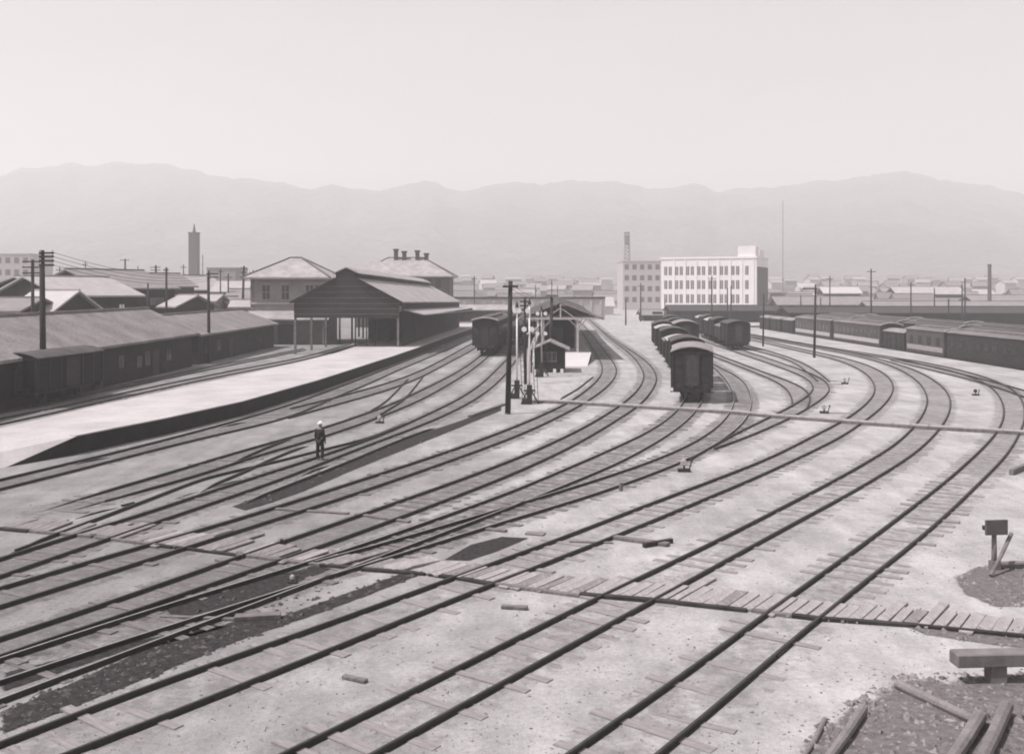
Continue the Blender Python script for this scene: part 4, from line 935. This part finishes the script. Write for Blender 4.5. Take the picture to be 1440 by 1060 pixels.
# ---------------------------------------------------------------- man
def person(px, py, label, hgt=1.56, rz=0):
    b = P(px, py); t = empty('person', b, rz, label, 'person')
    k = hgt / 1.7
    def skin(name, V, E, Rr, m, sub=1):
        me = bpy.data.meshes.new(name); me.from_pydata([tuple(Vector(v) * k) for v in V], E, []); o = bpy.data.objects.new(name, me); COL.objects.link(o)
        md = o.modifiers.new('s', 'SKIN'); md.use_smooth_shade = True
        for i, r in enumerate(Rr): me.skin_vertices[0].data[i].radius = (r * k, r * k) if not isinstance(r, tuple) else (r[0] * k, r[1] * k)
        me.skin_vertices[0].data[0].use_root = True
        s2 = o.modifiers.new('d', 'SUBSURF'); s2.levels = sub; s2.render_levels = sub
        dg = bpy.context.evaluated_depsgraph_get(); ev = o.evaluated_get(dg); m2 = bpy.data.meshes.new_from_object(ev); o.modifiers.clear(); o.data = m2
        m2.materials.clear(); m2.materials.append(m); o.parent = t
        for p in m2.polygons: p.use_smooth = True
        return o
    V = [(0, 0, .92), (0, 0, 1.12), (0, -.01, 1.34), (0, -.01, 1.44), (0, -.02, 1.52), (0, -.03, 1.60), (0, -.02, 1.68),
         (-.18, 0, 1.38), (-.25, .02, 1.12), (-.24, -.06, .90), (-.235, -.09, .82), (.18, 0, 1.38), (.25, .02, 1.13), (.26, -.03, .90), (.265, -.05, .82),
         (-.10, 0, .86), (-.13, -.03, .50), (-.16, .05, .10), (-.16, -.08, .04), (.10, 0, .86), (.12, .02, .50), (.15, .0, .10), (.15, -.13, .04)]
    E = [(0, 1), (1, 2), (2, 3), (3, 4), (4, 5), (5, 6), (2, 7), (7, 8), (8, 9), (9, 10), (2, 11), (11, 12), (12, 13), (13, 14), (0, 15), (15, 16), (16, 17), (17, 18), (0, 19), (19, 20), (20, 21), (21, 22)]
    Rr = [.13, .125, .14, .055, .075, .085, .06, .062, .045, .036, .03, .062, .045, .036, .03, .085, .062, .045, .035, .085, .062, .045, .035]
    skinm = mat('skin', .22, .6, .1, 5); cloth = mat('dark_uniform', .028, .9, .3, 6)
    skin('body', V, E, Rr, skinm)
    idx = [0, 1, 2, 7, 8, 9, 11, 12, 13]; mp = {v: i for i, v in enumerate(idx)}
    skin('jacket', [V[i] if i else (0, 0, .84) for i in idx], [(mp[a], mp[b_]) for a, b_ in E if a in mp and b_ in mp], [.165, .145, .165, .08, .062, .052, .08, .062, .052], cloth)
    idx = [0, 15, 16, 17, 19, 20, 21]; mp = {v: i for i, v in enumerate(idx)}
    skin('trousers', [V[i] for i in idx], [(mp[a], mp[b_]) for a, b_ in E if a in mp and b_ in mp], [.15, .105, .085, .07, .105, .085, .07], cloth)
    for i, j in ((17, 18), (21, 22)): skin('shoe', [V[i], V[j]], [(0, 1)], [.05, .045], M_iron)
    for s, i in ((-1, 10), (1, 14)):
        h = Vector(V[i])
        for f in range(4): skin('finger', [h + Vector((0, -.03 + f * .018, 0)), h + Vector((0, -.035 + f * .019, -.05)), h + Vector((-s * .012, -.035 + f * .019, -.085 + abs(f - 1.5) * .006))], [(0, 1), (1, 2)], [.009, .009, .007], skinm, 0)
        skin('thumb', [h + Vector((0, -.02, .01)), h + Vector((-s * .01, -.06, -.02)), h + Vector((-s * .012, -.065, -.05))], [(0, 1), (1, 2)], [.011, .01, .008], skinm, 0)
    g = MB(); g.tube([(0, -.03 * k, 1.655 * k), (0, -.03 * k, 1.665 * k)], .155 * k, 20); g.tube([(0, -.03 * k, 1.66 * k), (0, -.03 * k, 1.72 * k), (0, -.03 * k, 1.76 * k)], [.098 * k, .092 * k, .05 * k], 16); g.build('hat', M_white, t, smooth=True)
    g = MB(); g.tube([(0, -.125 * k, 1.585 * k), (0, -.14 * k, 1.565 * k)], [.01 * k, .016 * k], 6); g.build('nose', skinm, t)
person(450, 647, 'man in dark clothes and white brimmed hat standing between the tracks', 1.5, 2.6)
# people far right near the vans
for i, (px, py) in enumerate(((1091, 470), (1098, 471), (1103, 470))):
    pass

# ---------------------------------------------------------------- buildings
def gable(name, label, c, w, d, he, hr, rz=0, wall=None, roof=None, z0=0, ov=.5, wins=(), cat='house', grp=None, ridge='x', doors=()):
    """w along local x, d along local y; ridge along x or y; wins: (x, z, w, h) on the -y face"""
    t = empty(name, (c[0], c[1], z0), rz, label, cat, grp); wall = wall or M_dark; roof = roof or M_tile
    x, y = w / 2, d / 2
    g = MB()
    if ridge == 'x':
        g.add([(-x, -y, 0), (x, -y, 0), (x, y, 0), (-x, y, 0), (-x, -y, he), (x, -y, he), (x, y, he), (-x, y, he), (-x, 0, hr), (x, 0, hr)],
              [(0, 1, 5, 4), (2, 3, 7, 6), (1, 2, 6, 9, 5), (3, 0, 4, 8, 7)])
    else:
        g.add([(-x, -y, 0), (x, -y, 0), (x, y, 0), (-x, y, 0), (-x, -y, he), (x, -y, he), (x, y, he), (-x, y, he), (0, -y, hr), (0, y, hr)],
              [(0, 1, 5, 8, 4), (2, 3, 7, 9, 6), (1, 2, 6, 5), (3, 0, 4, 7)])
    g.build('wall', wall, t)
    g = MB(); k = (hr - he) / (y if ridge == 'x' else x); dz = ov * k; T = .18
    if ridge == 'x':
        A = [(-x - ov, -y - ov, he - dz), (x + ov, -y - ov, he - dz), (x + ov, 0, hr), (-x - ov, 0, hr), (x + ov, y + ov, he - dz), (-x - ov, y + ov, he - dz)]
    else:
        A = [(-x - ov, y + ov, he - dz), (-x - ov, -y - ov, he - dz), (0, -y - ov, hr), (0, y + ov, hr), (x + ov, -y - ov, he - dz), (x + ov, y + ov, he - dz)]
    B = [(a, b_, c_ + T) for a, b_, c_ in A]
    g.add(A + B, [(0, 1, 2, 3), (3, 2, 4, 5), (6, 9, 8, 7), (9, 11, 10, 8), (0, 6, 7, 1), (4, 10, 11, 5), (1, 7, 8, 2), (2, 8, 10, 4), (0, 3, 9, 6), (3, 5, 11, 9)])
    g.build('roof', roof, t)
    g = MB()
    if ridge == 'x': g.b2(-x - ov, x + ov, -.14, .14, hr + T - .03, hr + T + .12)
    else: g.b2(-.14, .14, -y - ov, y + ov, hr + T - .03, hr + T + .12)
    g.build('ridge_tile', roof, t)
    for q in wins:
        wx, wz, ww, wh = q[:4]; m = q[4] if len(q) > 4 else M_glass
        g = MB(); g.b2(wx - ww / 2, wx + ww / 2, -y - .05, -y - .005, wz, wz + wh); f = g.build('window', m, t)
        g = MB(); g.b2(wx - ww / 2 - .06, wx + ww / 2 + .06, -y - .09, -y - .052, wz - .08, wz); g.b2(wx - .03, wx + .03, -y - .075, -y - .052, wz, wz + wh); g.build('window_frame', mat('dark_frame', .06), f)
    for dx_, dw in doors:
        g = MB(); g.b2(dx_ - dw / 2, dx_ + dw / 2, -y - .06, -y - .005, 0, 2.0); g.build('door', M_iron, t)
    return t
# long tiled sheds at the left (their long side faces the yard: +x); local -y face turned to +x by rz=90deg
M_shedroof = mat('shed_tiles', .19, .9, .28, .45, .5, 5, fine=.25)
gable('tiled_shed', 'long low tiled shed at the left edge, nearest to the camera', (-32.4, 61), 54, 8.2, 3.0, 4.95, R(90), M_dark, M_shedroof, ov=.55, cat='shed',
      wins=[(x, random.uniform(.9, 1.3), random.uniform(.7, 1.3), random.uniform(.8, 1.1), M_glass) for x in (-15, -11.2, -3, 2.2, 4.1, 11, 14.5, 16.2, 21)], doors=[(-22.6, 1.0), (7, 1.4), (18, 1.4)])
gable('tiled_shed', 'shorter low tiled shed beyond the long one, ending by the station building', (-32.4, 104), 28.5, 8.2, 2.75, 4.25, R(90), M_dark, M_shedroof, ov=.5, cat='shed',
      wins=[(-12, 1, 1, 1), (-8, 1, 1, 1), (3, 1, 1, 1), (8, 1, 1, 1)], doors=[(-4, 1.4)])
# station building with pyramid roof
def hip(name, label, c, w, d, he, hr, rz=0, wall=None, roof=None, ridge=2.0, ov=.7, z0=0, cat='building'):
    t = empty(name, (c[0], c[1], z0), rz, label, cat)
    g = MB(); g.b2(-w / 2, w / 2, -d / 2, d / 2, 0, he); g.build('wall', wall, t)
    x, y, r_ = w / 2 + ov, d / 2 + ov, ridge / 2
    g = MB(); g.add([(-x, -y, he), (x, -y, he), (x, y, he), (-x, y, he), (-r_, 0, hr), (r_, 0, hr), (-x, -y, he - .22), (x, -y, he - .22), (x, y, he - .22), (-x, y, he - .22)],
                    [(0, 1, 5, 4), (1, 2, 5), (2, 3, 4, 5), (3, 0, 4), (6, 7, 1, 0), (7, 8, 2, 1), (8, 9, 3, 2), (9, 6, 0, 3), (6, 9, 8, 7)]); o = g.build('roof', roof, t)
    g = MB()
    for a, b_ in (((-x, -y, he), (-r_, 0, hr)), ((x, -y, he), (r_, 0, hr)), ((x, y, he), (r_, 0, hr)), ((-x, y, he), (-r_, 0, hr)), ((-r_, 0, hr), (r_, 0, hr))):
        g.bar(Vector(a) + Vector((0, 0, .05)), Vector(b_) + Vector((0, 0, .05)), .22, .14)
    g.build('ridge_tile', mat('ridge_dark', .12), o)
    return t
Yb = 125; k = Yb / F
xl, xr = (354 - 720) * k, (456 - 720) * k
he = HC + (407 - 390) * k; hr = HC + (407 - 361) * k
t = hip('station_building', 'two storey plaster station building with a pyramid tiled roof left of the train shed', ((xl + xr) / 2, Yb + 4.5), xr - xl, 9.5, he, hr, 0, M_wall, M_tin, 1.4, .9)
bw_ = xr - xl; hd = 9.5 / 2
for i, px in enumerate((375, 402, 436, 449)):
    x = (px - (354 + 456) / 2) * k
    z0_ = HC - (421 - 407) * k; z1_ = HC - (401 - 407) * k
    g = MB(); g.b2(x - .45, x + .45, -hd - .04, -hd - .003, z0_, z1_); f = g.build('window', M_glass, t)
    g = MB(); g.b2(x - .6, x + .6, -hd - .1, -hd - .045, z1_, z1_ + .35); g.b2(x - .6, x + .6, -hd - .1, -hd - .045, z0_ - .18, z0_); g.b2(x - .04, x + .04, -hd - .07, -hd - .042, z0_, z1_); g.b2(x - .45, x + .45, -hd - .07, -hd - .042, (z0_ + z1_) / 2 - .04, (z0_ + z1_) / 2 + .04); g.build('window_frame', mat('window_stone', .3), f)
g = MB(); g.b2(-bw_ / 2 - .12, bw_ / 2 + .12, -hd - .14, -hd - .002, HC - (428 - 407) * k, HC - (425 - 407) * k); g.build('string_course', M_pale, t)
g = MB(); g.b2(-bw_ / 2 - .08, -bw_ / 2 + .35, -hd - .06, -hd - .002, 0, he - .24); g.build('quoin', M_wood, t)
# lean-to porch roof in front
z1_ = HC - (437 - 407) * k; zl = HC - (449 - 407) * (Yb - 4) / F
g = MB(); g.add([(-bw_ / 2 - .3, -hd - .01, z1_), (bw_ / 2 + .8, -hd - .01, z1_), (bw_ / 2 + 1.2, -hd - 3.2, zl), (-bw_ / 2 - .8, -hd - 3.2, zl), (-bw_ / 2 - .3, -hd - .01, z1_ - .15), (bw_ / 2 + .8, -hd - .01, z1_ - .15), (bw_ / 2 + 1.2, -hd - 3.2, zl - .15), (-bw_ / 2 - .8, -hd - 3.2, zl - .15)],
                [(0, 1, 2, 3), (4, 7, 6, 5), (3, 2, 6, 7), (0, 3, 7, 4), (1, 5, 6, 2)]); g.build('porch_roof', M_tin, t)
for x in (-bw_ / 2, -1.5, 1.5, bw_ / 2 + .5):
    g = MB(); g.b2(x - .1, x + .1, -hd - 3.0, -hd - 2.8, 0, zl - .1); g.build('porch_post', M_wood, t)
g = MB(); g.b2(-1.2, 1.2, -hd - .06, -hd - .003, 0, 2.4); g.build('door', M_iron, t)
# farther brick station block with chimneys
Yc = 178; k = Yc / F
x0_, x1_ = (500 - 720) * k, (632 - 720) * k; he = HC - (388 - 407) * k; hr = HC - (361 - 407) * k
t = hip('station_building', 'large farther station building with hipped roofs and four tall chimneys behind the train shed', ((x0_ + x1_) / 2, Yc + 6), x1_ - x0_, 12, he, hr, 0, mat('dark_brick', .09, .9, .25, 2), M_tin, 6.5, .8)
cx_ = (500 + 632) / 2
for px, ty in ((552, 350), (564, 353), (583, 352), (596, 356)):
    x = (px - cx_) * k; zt = HC - (ty - 407) * k + .2
    g = MB(); g.b2(x - .35, x + .35, -1.0, -.3, he + .4, zt); g.b2(x - .48, x + .48, -1.12, -.18, zt - .35, zt); g.build('chimney', mat('chimney_brick', .06), t)
g = MB(); xx = (526 - cx_) * k; g.add([(xx - 5.2, -7.2, he + .02), (xx + 5.2, -7.2, he + .02), (xx, -3.0, hr - .3), (xx, 0, hr - .3)], [(0, 1, 2), (0, 2, 3), (1, 3, 2)]); g.build('front_gable_roof', M_tin, t)
for px in (592, 604, 616):
    x = (px - cx_) * k; g = MB(); g.b2(x - .5, x + .5, -6.05, -6.002, he - 2.2, he - .5); g.build('window', M_glass, t)

# town houses on the left, placed by depth
def hs(px0, px1, ye, yr, Y, label, ridge='x', d=7, rz=0, wall=None, roof=None, wins=(), ov=.5, grp='houses behind the tiled sheds', xo=0):
    k = Y / F; w = (px1 - px0) * k; cx = ((px0 + px1) / 2 - 720) * k + xo
    he = HC - (ye - YH) * k; hr = HC - (yr - YH) * k
    ws = [((wx - (px0 + px1) / 2) * k, HC - (wy1 - YH) * k, ww * k, (wy1 - wy0) * k, m) for wx, wy0, wy1, ww, m in wins]
    return gable('town_house', label, (cx, Y + d / 2), w, d, he, hr, rz, wall, roof, 0, ov, ws, 'house', grp, ridge)
def hc(px, Y, ye, yr, rz, w, d, label, wall, roof, wins=(), grp='houses behind the tiled sheds'):
    k = Y / F; cx, cy = (px - 720) * k, Y; c, q = math.cos(rz), math.sin(rz)
    return gable('town_house', label, (cx + c * w / 2 - q * d / 2, cy + q * w / 2 + c * d / 2), w, d, HC - (ye - YH) * k, HC - (yr - YH) * k * 1.06, rz, wall, roof, 0, .5, wins, 'house', grp, 'x')
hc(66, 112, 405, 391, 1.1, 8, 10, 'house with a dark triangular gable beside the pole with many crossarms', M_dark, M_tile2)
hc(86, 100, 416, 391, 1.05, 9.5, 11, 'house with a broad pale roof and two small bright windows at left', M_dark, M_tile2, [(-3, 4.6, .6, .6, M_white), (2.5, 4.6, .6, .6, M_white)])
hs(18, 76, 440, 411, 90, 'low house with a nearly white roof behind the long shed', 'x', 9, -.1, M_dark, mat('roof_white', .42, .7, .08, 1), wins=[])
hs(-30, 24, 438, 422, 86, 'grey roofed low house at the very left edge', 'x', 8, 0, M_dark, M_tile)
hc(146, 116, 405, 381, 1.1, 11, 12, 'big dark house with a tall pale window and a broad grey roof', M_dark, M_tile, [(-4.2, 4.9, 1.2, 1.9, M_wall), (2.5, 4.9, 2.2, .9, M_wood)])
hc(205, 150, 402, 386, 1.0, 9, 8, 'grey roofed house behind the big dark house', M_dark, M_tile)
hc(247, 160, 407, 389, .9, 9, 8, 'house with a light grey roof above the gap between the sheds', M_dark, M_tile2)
hs(214, 240, 432, 418, 126, 'small white roofed outhouse behind the gap between the sheds', 'x', 5, -.2, M_dark, mat('roof_white', .42), grp='small outhouses')
hs(240, 264, 431, 417, 120, 'small shed with a sloping pale roof behind the gap', 'x', 7, -.4, M_dark, M_tile2, grp='small outhouses')
hs(268, 300, 424, 416, 132, 'low outhouse with a narrow pale roof strip left of the station', 'x', 6, 0, M_wall, M_tile2, grp='small outhouses')
hs(298, 342, 410, 396, 158, 'house with a grey roof just left of the leaning pole', 'x', 9, .05, M_dark, M_tile2)
hs(318, 354, 420, 408, 148, 'small grey fronted house beside the station building', 'x', 7, .0, M_wall, M_tile, wins=[(326, 424, 430, 5, M_glass), (338, 424, 430, 5, M_glass)])
hs(0, 48, 400, 392, 150, 'distant low dark roofed house at the upper left', 'x', 8, 0, M_dark, M_tile)
for px0, px1, ye, yr, Y, lb, wl, rf in ((30, 60, 399, 391, 170, 'small far house between two poles at left', M_wall, M_tile2), (104, 132, 394, 386, 185, 'far house peeping over the broad pale roof', M_dark, M_tile),
      (150, 178, 388, 381, 215, 'hazy far roof above the big dark house', M_wall, M_tile2), (206, 240, 396, 388, 190, 'far pale roof behind the leaning pole among the houses', M_wall, M_tile2), (262, 300, 425, 417, 140, 'low dark fronted outbuilding left of the leaning pole', M_dark, M_tile),
      (300, 322, 428, 419, 136, 'narrow grey outbuilding behind the shorter shed', M_wall, M_tile), (322, 356, 432, 424, 132, 'pale little outbuilding by the corner of the station building', M_pale, M_tile2)):
    hs(px0, px1, ye, yr, Y, lb, 'x', 6, random.uniform(-.1, .9), wl, rf)
for px, ty, Y, lb in ((84, 376, 150, 'short pole above the broad pale roof'), (120, 368, 190, 'faint pole over the far houses at left'), (258, 372, 180, 'faint pole left of the square dark tower'), (310, 378, 150, 'thin pole over the grey block'), (356, 380, 128, 'short pole touching the station roof corner')):
    pole(px, 440, px, ty, .12, [ty + 4], lb, Y=Y, arm_w=.5)
# grey block, pale block
def block(name, label, px0, px1, yt, Y, d, wall, cat='building', z0=-1, floors=0, bays=0, rz=0):
    k = Y / F; w = (px1 - px0) * k; t = empty(name, (((px0 + px1) / 2 - 720) * k, Y + d / 2, z0), rz, label, cat)
    h = HC - (yt - YH) * k - z0
    g = MB(); g.b2(-w / 2, w / 2, -d / 2, d / 2, 0, h); g.build('wall', wall, t)
    g = MB(); g.b2(-w / 2 - .15, w / 2 + .15, -d / 2 - .15, d / 2 + .15, h, h + .35); g.build('parapet', wall, t)
    for f in range(floors):
        for b in range(bays):
            x = -w / 2 + (b + .5) * w / bays; z = h - 2.6 - f * 3.6
            g = MB(); g.b2(x - w / bays * .28, x + w / bays * .28, -d / 2 - .04, -d / 2 - .003, z, z + 1.7); g.build('window', mat('hazy_glass', .12, .3), t)
    return t, w, h
block('office_block', 'plain grey block building on the left above the roofs', 291, 331, 378, 260, 12, M_wall)
block('office_block', 'pale building at the far upper left edge', -20, 42, 358, 300, 15, M_pale, floors=3, bays=5)
t, w_, h_ = block('office_block', 'hazy grey office block with a lattice tower, left of the white building', 876, 930, 368, 330, 18, mat('office_grey', .42), floors=4, bays=5)
k = 330 / F; zt = HC - (325 - YH) * k + 1
g = MB(); cx_ = (886 - 903) * k
for a in (-1, 1):
    for b in (-1, 1): g.bar((cx_ + a * .9, b * .9, h_), (cx_ + a * .6, b * .6, zt), .3)
for q in range(9):
    z = h_ + (zt - h_) * q / 8; z2 = h_ + (zt - h_) * (q + 1) / 8 if q < 8 else z
    for a in (-1, 1): g.bar((cx_ - .8, a * .8, z), (cx_ + .8, a * .8, z), .2); g.bar((cx_ - .8, a * .8, z), (cx_ + .8, a * .8, z2), .2); g.bar((a * .8 + cx_, -.8, z), (a * .8 + cx_, .8, z), .2)
g.b2(cx_ - .9, cx_ + .9, -.9, .9, (h_ + zt) / 2 + 1, zt - 1); g.build('lattice_tower', mat('tower_grey', .3), t)
# white four storey building
aW = R(24); Yw = 258.0; kW = Yw / F; cxw = (1064 - 720) * kW
t = empty('white_building', (cxw, Yw, -1), aW, 'bright white four storey building with rows of paired windows', 'building')
# local: front face along -x from origin, normal -y rotated
t.rotation_euler = (0, 0, -aW)
WL_ = 25.4; hw_ = HC - (363 - YH) * kW + 1; dW = 17
g = MB(); g.b2(-WL_, 0, 0, dW, 0, hw_); g.build('wall', M_cement, t)
g = MB(); g.b2(-WL_ - .2, .2, -.2, dW + .2, hw_, hw_ + .5); g.build('parapet', M_cement, t)
g = MB(); g.b2(-4.9, -.3, .3, 5, hw_ + .5, hw_ + 3.2); g.build('penthouse', M_cement, t)
g = MB(); g.b2(-.3, -2.9, 6, 13, hw_ + .5, hw_ + 2.4); g.build('stair_tower', M_cement, t)
for bq in range(8):
    x = -WL_ + 1.9 + bq * (WL_ - 2.6) / 7.6
    for fl in range(4):
        z = hw_ - 4.3 - fl * 3.7
        for s in ((-.62, .62) if bq < 7 else (0,)):
            g = MB(); g.b2(x + s - .42, x + s + .42, -.03, -.003, z, z + 2.3); f = g.build('window', mat('hazy_glass', .12, .3), t)
            if fl < 3: g = MB(); g.b2(x + s - .03, x + s + .03, -.06, -.032, z, z + 2.3); g.build('window_frame', M_white, f)
    g = MB(); g.b2(x + 1.6, x + 1.9, -.14, -.003, 0, hw_); g.build('pilaster', M_cement, t)
g = MB(); g.b2(.003, .12, .8, dW - .5, 0, hw_ - 2.2); g.build('side_panel', mat('side_panel_grey', .10), t)  # dark grey panel over the side face, below its top band
# chimneys and masts
def stack(px0, px1, yt, Y, label, m, name='chimney_stack'):
    k = Y / F; c = Vector((((px0 + px1) / 2 - 720) * k, Y, -1)); r = (px1 - px0) * k / 2; h = HC - (yt - YH) * k + 1
    t = empty(name, c, 0, label, 'chimney stack'); g = MB(); g.tube([(0, 0, 0), (0, 0, h)], [r * 1.15, r * .92], 14); g.build('shaft', m, t, smooth=False)
    g = MB(); g.tube([(0, 0, h - .6), (0, 0, h + .1)], [r * 1.05, r * 1.08], 14); g.build('rim', m, t)
t, w_, h_ = block('brick_tower', 'square dark tower rising above the houses at left', 265, 277, 328, 330, 3, mat('tower_dark', .10), 'tower')
g = MB(); g.tube([(0, 0, h_ + .3), (0, 0, h_ + 3.2)], [.6, .15], 8); g.build('finial', mat('tower_dark', .10), t)
stack(1389, 1394, 372, 240, 'slim dark chimney at far right above the sheds', mat('tower_dark', .10))
def mast(px, yt, Y, label, r=.18):
    k = Y / F; h = HC - (yt - YH) * k + 1; g = MB(); g.tube([(0, 0, 0), (0, 0, h)], [r, r * .6], 6)
    for z in np.linspace(2, h * .95, 8): g.box((0, 0, z), (r * 3, r * 3, .1))
    o = g.build('radio_mast', M_iron); o.location = ((px - 720) * k, Y, -1); tag(o, label, 'mast')
mast(1101, 282, 500, 'very tall thin mast right of the white building', .16)
mast(285, 358, 330, 'thin mast right of the square dark tower', .2)

# long low roofs of the yard behind
def longshed(px0, px1, yt, yb, Y, label, roof, d=8, z0=-1, name='freight_shed'):
    k = Y / F; w = (px1 - px0) * k; he = HC - (yb - YH) * k - z0; hr = HC - (yt - YH) * k - z0
    t = gable(name, label, (((px0 + px1) / 2 - 720) * k, Y + d / 2), w, d, he, hr, 0, M_dark, roof, z0, .6, [], 'freight shed', None, 'x', [(x, 2.2) for x in np.linspace(-w / 2 + 3, w / 2 - 3, max(2, int(w / 9)))])
    return t
M_far = mat('far_roof', .045, .9, .2, .5, fine=.1)
longshed(1112, 1500, 433, 440, 182, 'very long low dark shed closing the yard at the right', M_far)
longshed(1225, 1560, 425, 434, 215, 'long grey roof just behind the low dark shed at right', M_tile)
longshed(1095, 1230, 418, 428, 235, 'grey shed roof between the white building and the tall dark pole', M_tile)
longshed(945, 1096, 431, 437, 205, 'low open shed with dark roof at the foot of the white building', M_far, z0=0)
longshed(1160, 1210, 404, 412, 300, 'pale roofed hall right of the white building', M_pale)
longshed(1262, 1355, 404, 413, 290, 'white walled hall in front of the hills at right', M_tile2)
longshed(1370, 1450, 416, 424, 250, 'flat roofed hall at the far right edge', M_tile)
# long covered footbridge / fence line behind the canopy
t = empty('long_wall', ((742 - 720) * 230 / F, 230, 0), 0, 'long pale wall with a dark coping crossing behind the canopy', 'wall')
k = 230 / F; w = (850 - 632) * k
g = MB(); g.b2(-w / 2, w / 2, 0, .6, 0, HC - (420 - YH) * k); g.build('wall', M_pale, t)
g = MB(); g.b2(-w / 2, w / 2, -.3, .9, HC - (420 - YH) * k, HC - (417.5 - YH) * k); g.build('coping', M_dark, t)
g = MB()
for i in range(16): x = -w / 2 + w * (i + .5) / 16; g.b2(x - .3, x + .3, -.2, -.003, 0, HC - (421 - YH) * k)
g.build('buttress', M_pale, t)
longshed(640, 720, 430, 436, 196, 'low pale roofed shed at the end of the left platform tracks', M_tin, z0=0)
longshed(905, 985, 437, 443, 215, 'low hut row at the far end of the middle tracks', M_tile, z0=0)

# distant town: many small pale houses on the rising ground
def zt_(Y): return max(-1, -1 + (Y - 330) * .028)
pool = []
roofs = [mat('town_roof_slate', .22), mat('town_roof_tile', .28), mat('town_roof_pale', .40), mat('town_roof_dark', .17)]; walls = [mat('town_wall_pale', .5), M_wall, M_wall, M_wood]
rnd = random.Random(11)
cnt = 0
for row, Y0 in enumerate((262, 300, 345, 395, 455, 530, 620, 730)):
    x = -0.60 * Y0
    while x < .60 * Y0:
        w = rnd.uniform(7, 15); d = rnd.uniform(6, 9); Y = Y0 + rnd.uniform(-14, 14); cxx = x + w / 2
        px = 720 + cxx / Y * F
        x += w + rnd.uniform(.5, 9)
        if 860 < px < 1110 and Y < 330: continue
        if cnt > 285: continue
        h1 = rnd.uniform(3, 6.2); rz = rnd.uniform(-.35, .35)
        key = (rnd.randrange(4), rnd.randrange(4), rnd.random() < .7)
        if len(pool) < 14:
            o = gable('town_house', 'tiny pale house in the hazy distant town under the mountains', (cxx, Y), w, d, h1, h1 + rnd.uniform(1.2, 2.4), rz, walls[key[0]], roofs[key[1]], zt_(Y) - .3, .4,
                      [(-w * .25, 1.2, 1.2, 1.3), (w * .2, 1.2, 1.2, 1.3)] if key[2] else [], 'house', 'distant town houses'); pool.append(o)
        else:
            s = rnd.choice(pool); copy_tree(s, (cxx, Y, zt_(Y) - .3), rz)
        cnt += 1

# ---------------------------------------------------------------- mountains
ridge = [(-400,262),(-200,250),(0,243),(30,234),(80,230),(130,231),(190,225),(215,228),(260,232),(290,240),(350,247),(400,256),(440,264),(480,262),(540,264),(570,258),(592,250),(612,252),(635,266),(670,260),(700,257),(740,258),(770,252),(800,250),(850,250),(880,253),(905,262),(940,263),(972,256),(995,256),(1010,264),(1040,261),(1090,262),(1110,257),(1150,252),(1200,248),(1240,240),(1270,237),(1300,242),(1340,252),(1400,262),(1440,268),(1700,262),(1900,270)]
from mathutils import noise as mn
def mountains():
    g = MB(); NX, NY = 420, 90; Yr = 2200.0
    rx = [(x - 720) / F for x, _ in ridge]; rh = [HC + (YH - y) / F * Yr for _, y in ridge]
    for j in range(NY):
        v = j / (NY - 1); Y = 300 + (Yr + 500 - 300) * v
        for i in range(NX):
            u = -.85 + 1.7 * i / (NX - 1); X = u * Y
            crest = np.interp(u, rx, rh) + mn.fractal(Vector((u * 26, 1.7, 0)), .7, 2.1, 7) * 9
            base = zt_(Y)
            if Y < 1250: z = zt_(min(Y, 760))
            elif Y <= Yr:
                s = (Y - 1250) / (Yr - 1250); n = mn.fractal(Vector((X * .0042, Y * .0026, 3)), 1.0, 2.0, 6)
                prof = s ** 1.05; z = zt_(760) + (crest - zt_(760)) * prof + n * 40 * s + (abs(mn.noise(Vector((X * .011, Y * .003, 9)))) - .25) * 42 * s * math.sin(math.pi * min(1, s)) ** 1.0
                z = min(z, HC + (crest - HC) * Y / Yr * .985 if s < .999 else crest)
            else: z = crest * (1 - (Y - Yr) / 900)
            g.v.append((X, Y, z - (.0 if Y > 340 else .2)))
    for j in range(NY - 1):
        for i in range(NX - 1): g.f.append((j * NX + i, j * NX + i + 1, (j + 1) * NX + i + 1, (j + 1) * NX + i))
    o = g.build('mountain', mat('forested_slope', .05, .95, scale=.008, g2=.11, bump=1.0, bscale=.03, bdist=24, fine=.35), smooth=True); tag(o, kind='structure')
mountains()

# ---------------------------------------------------------------- haze
g = MB(); g.b2(-3000, 3000, -50, 3100, -3, 380)
m = bpy.data.materials.new('haze_air'); m.use_nodes = True; N = m.node_tree.nodes; L = m.node_tree.links; N.remove(N['Principled BSDF'])
pv = N.new('ShaderNodeVolumePrincipled'); pv.inputs['Color'].default_value = (.985, .965, .972, 1); pv.inputs['Density'].default_value = .00080; pv.inputs['Anisotropy'].default_value = .15
L.new(pv.outputs[0], N['Material Output'].inputs['Volume'])
tag(g.build('haze', m), kind='stuff')
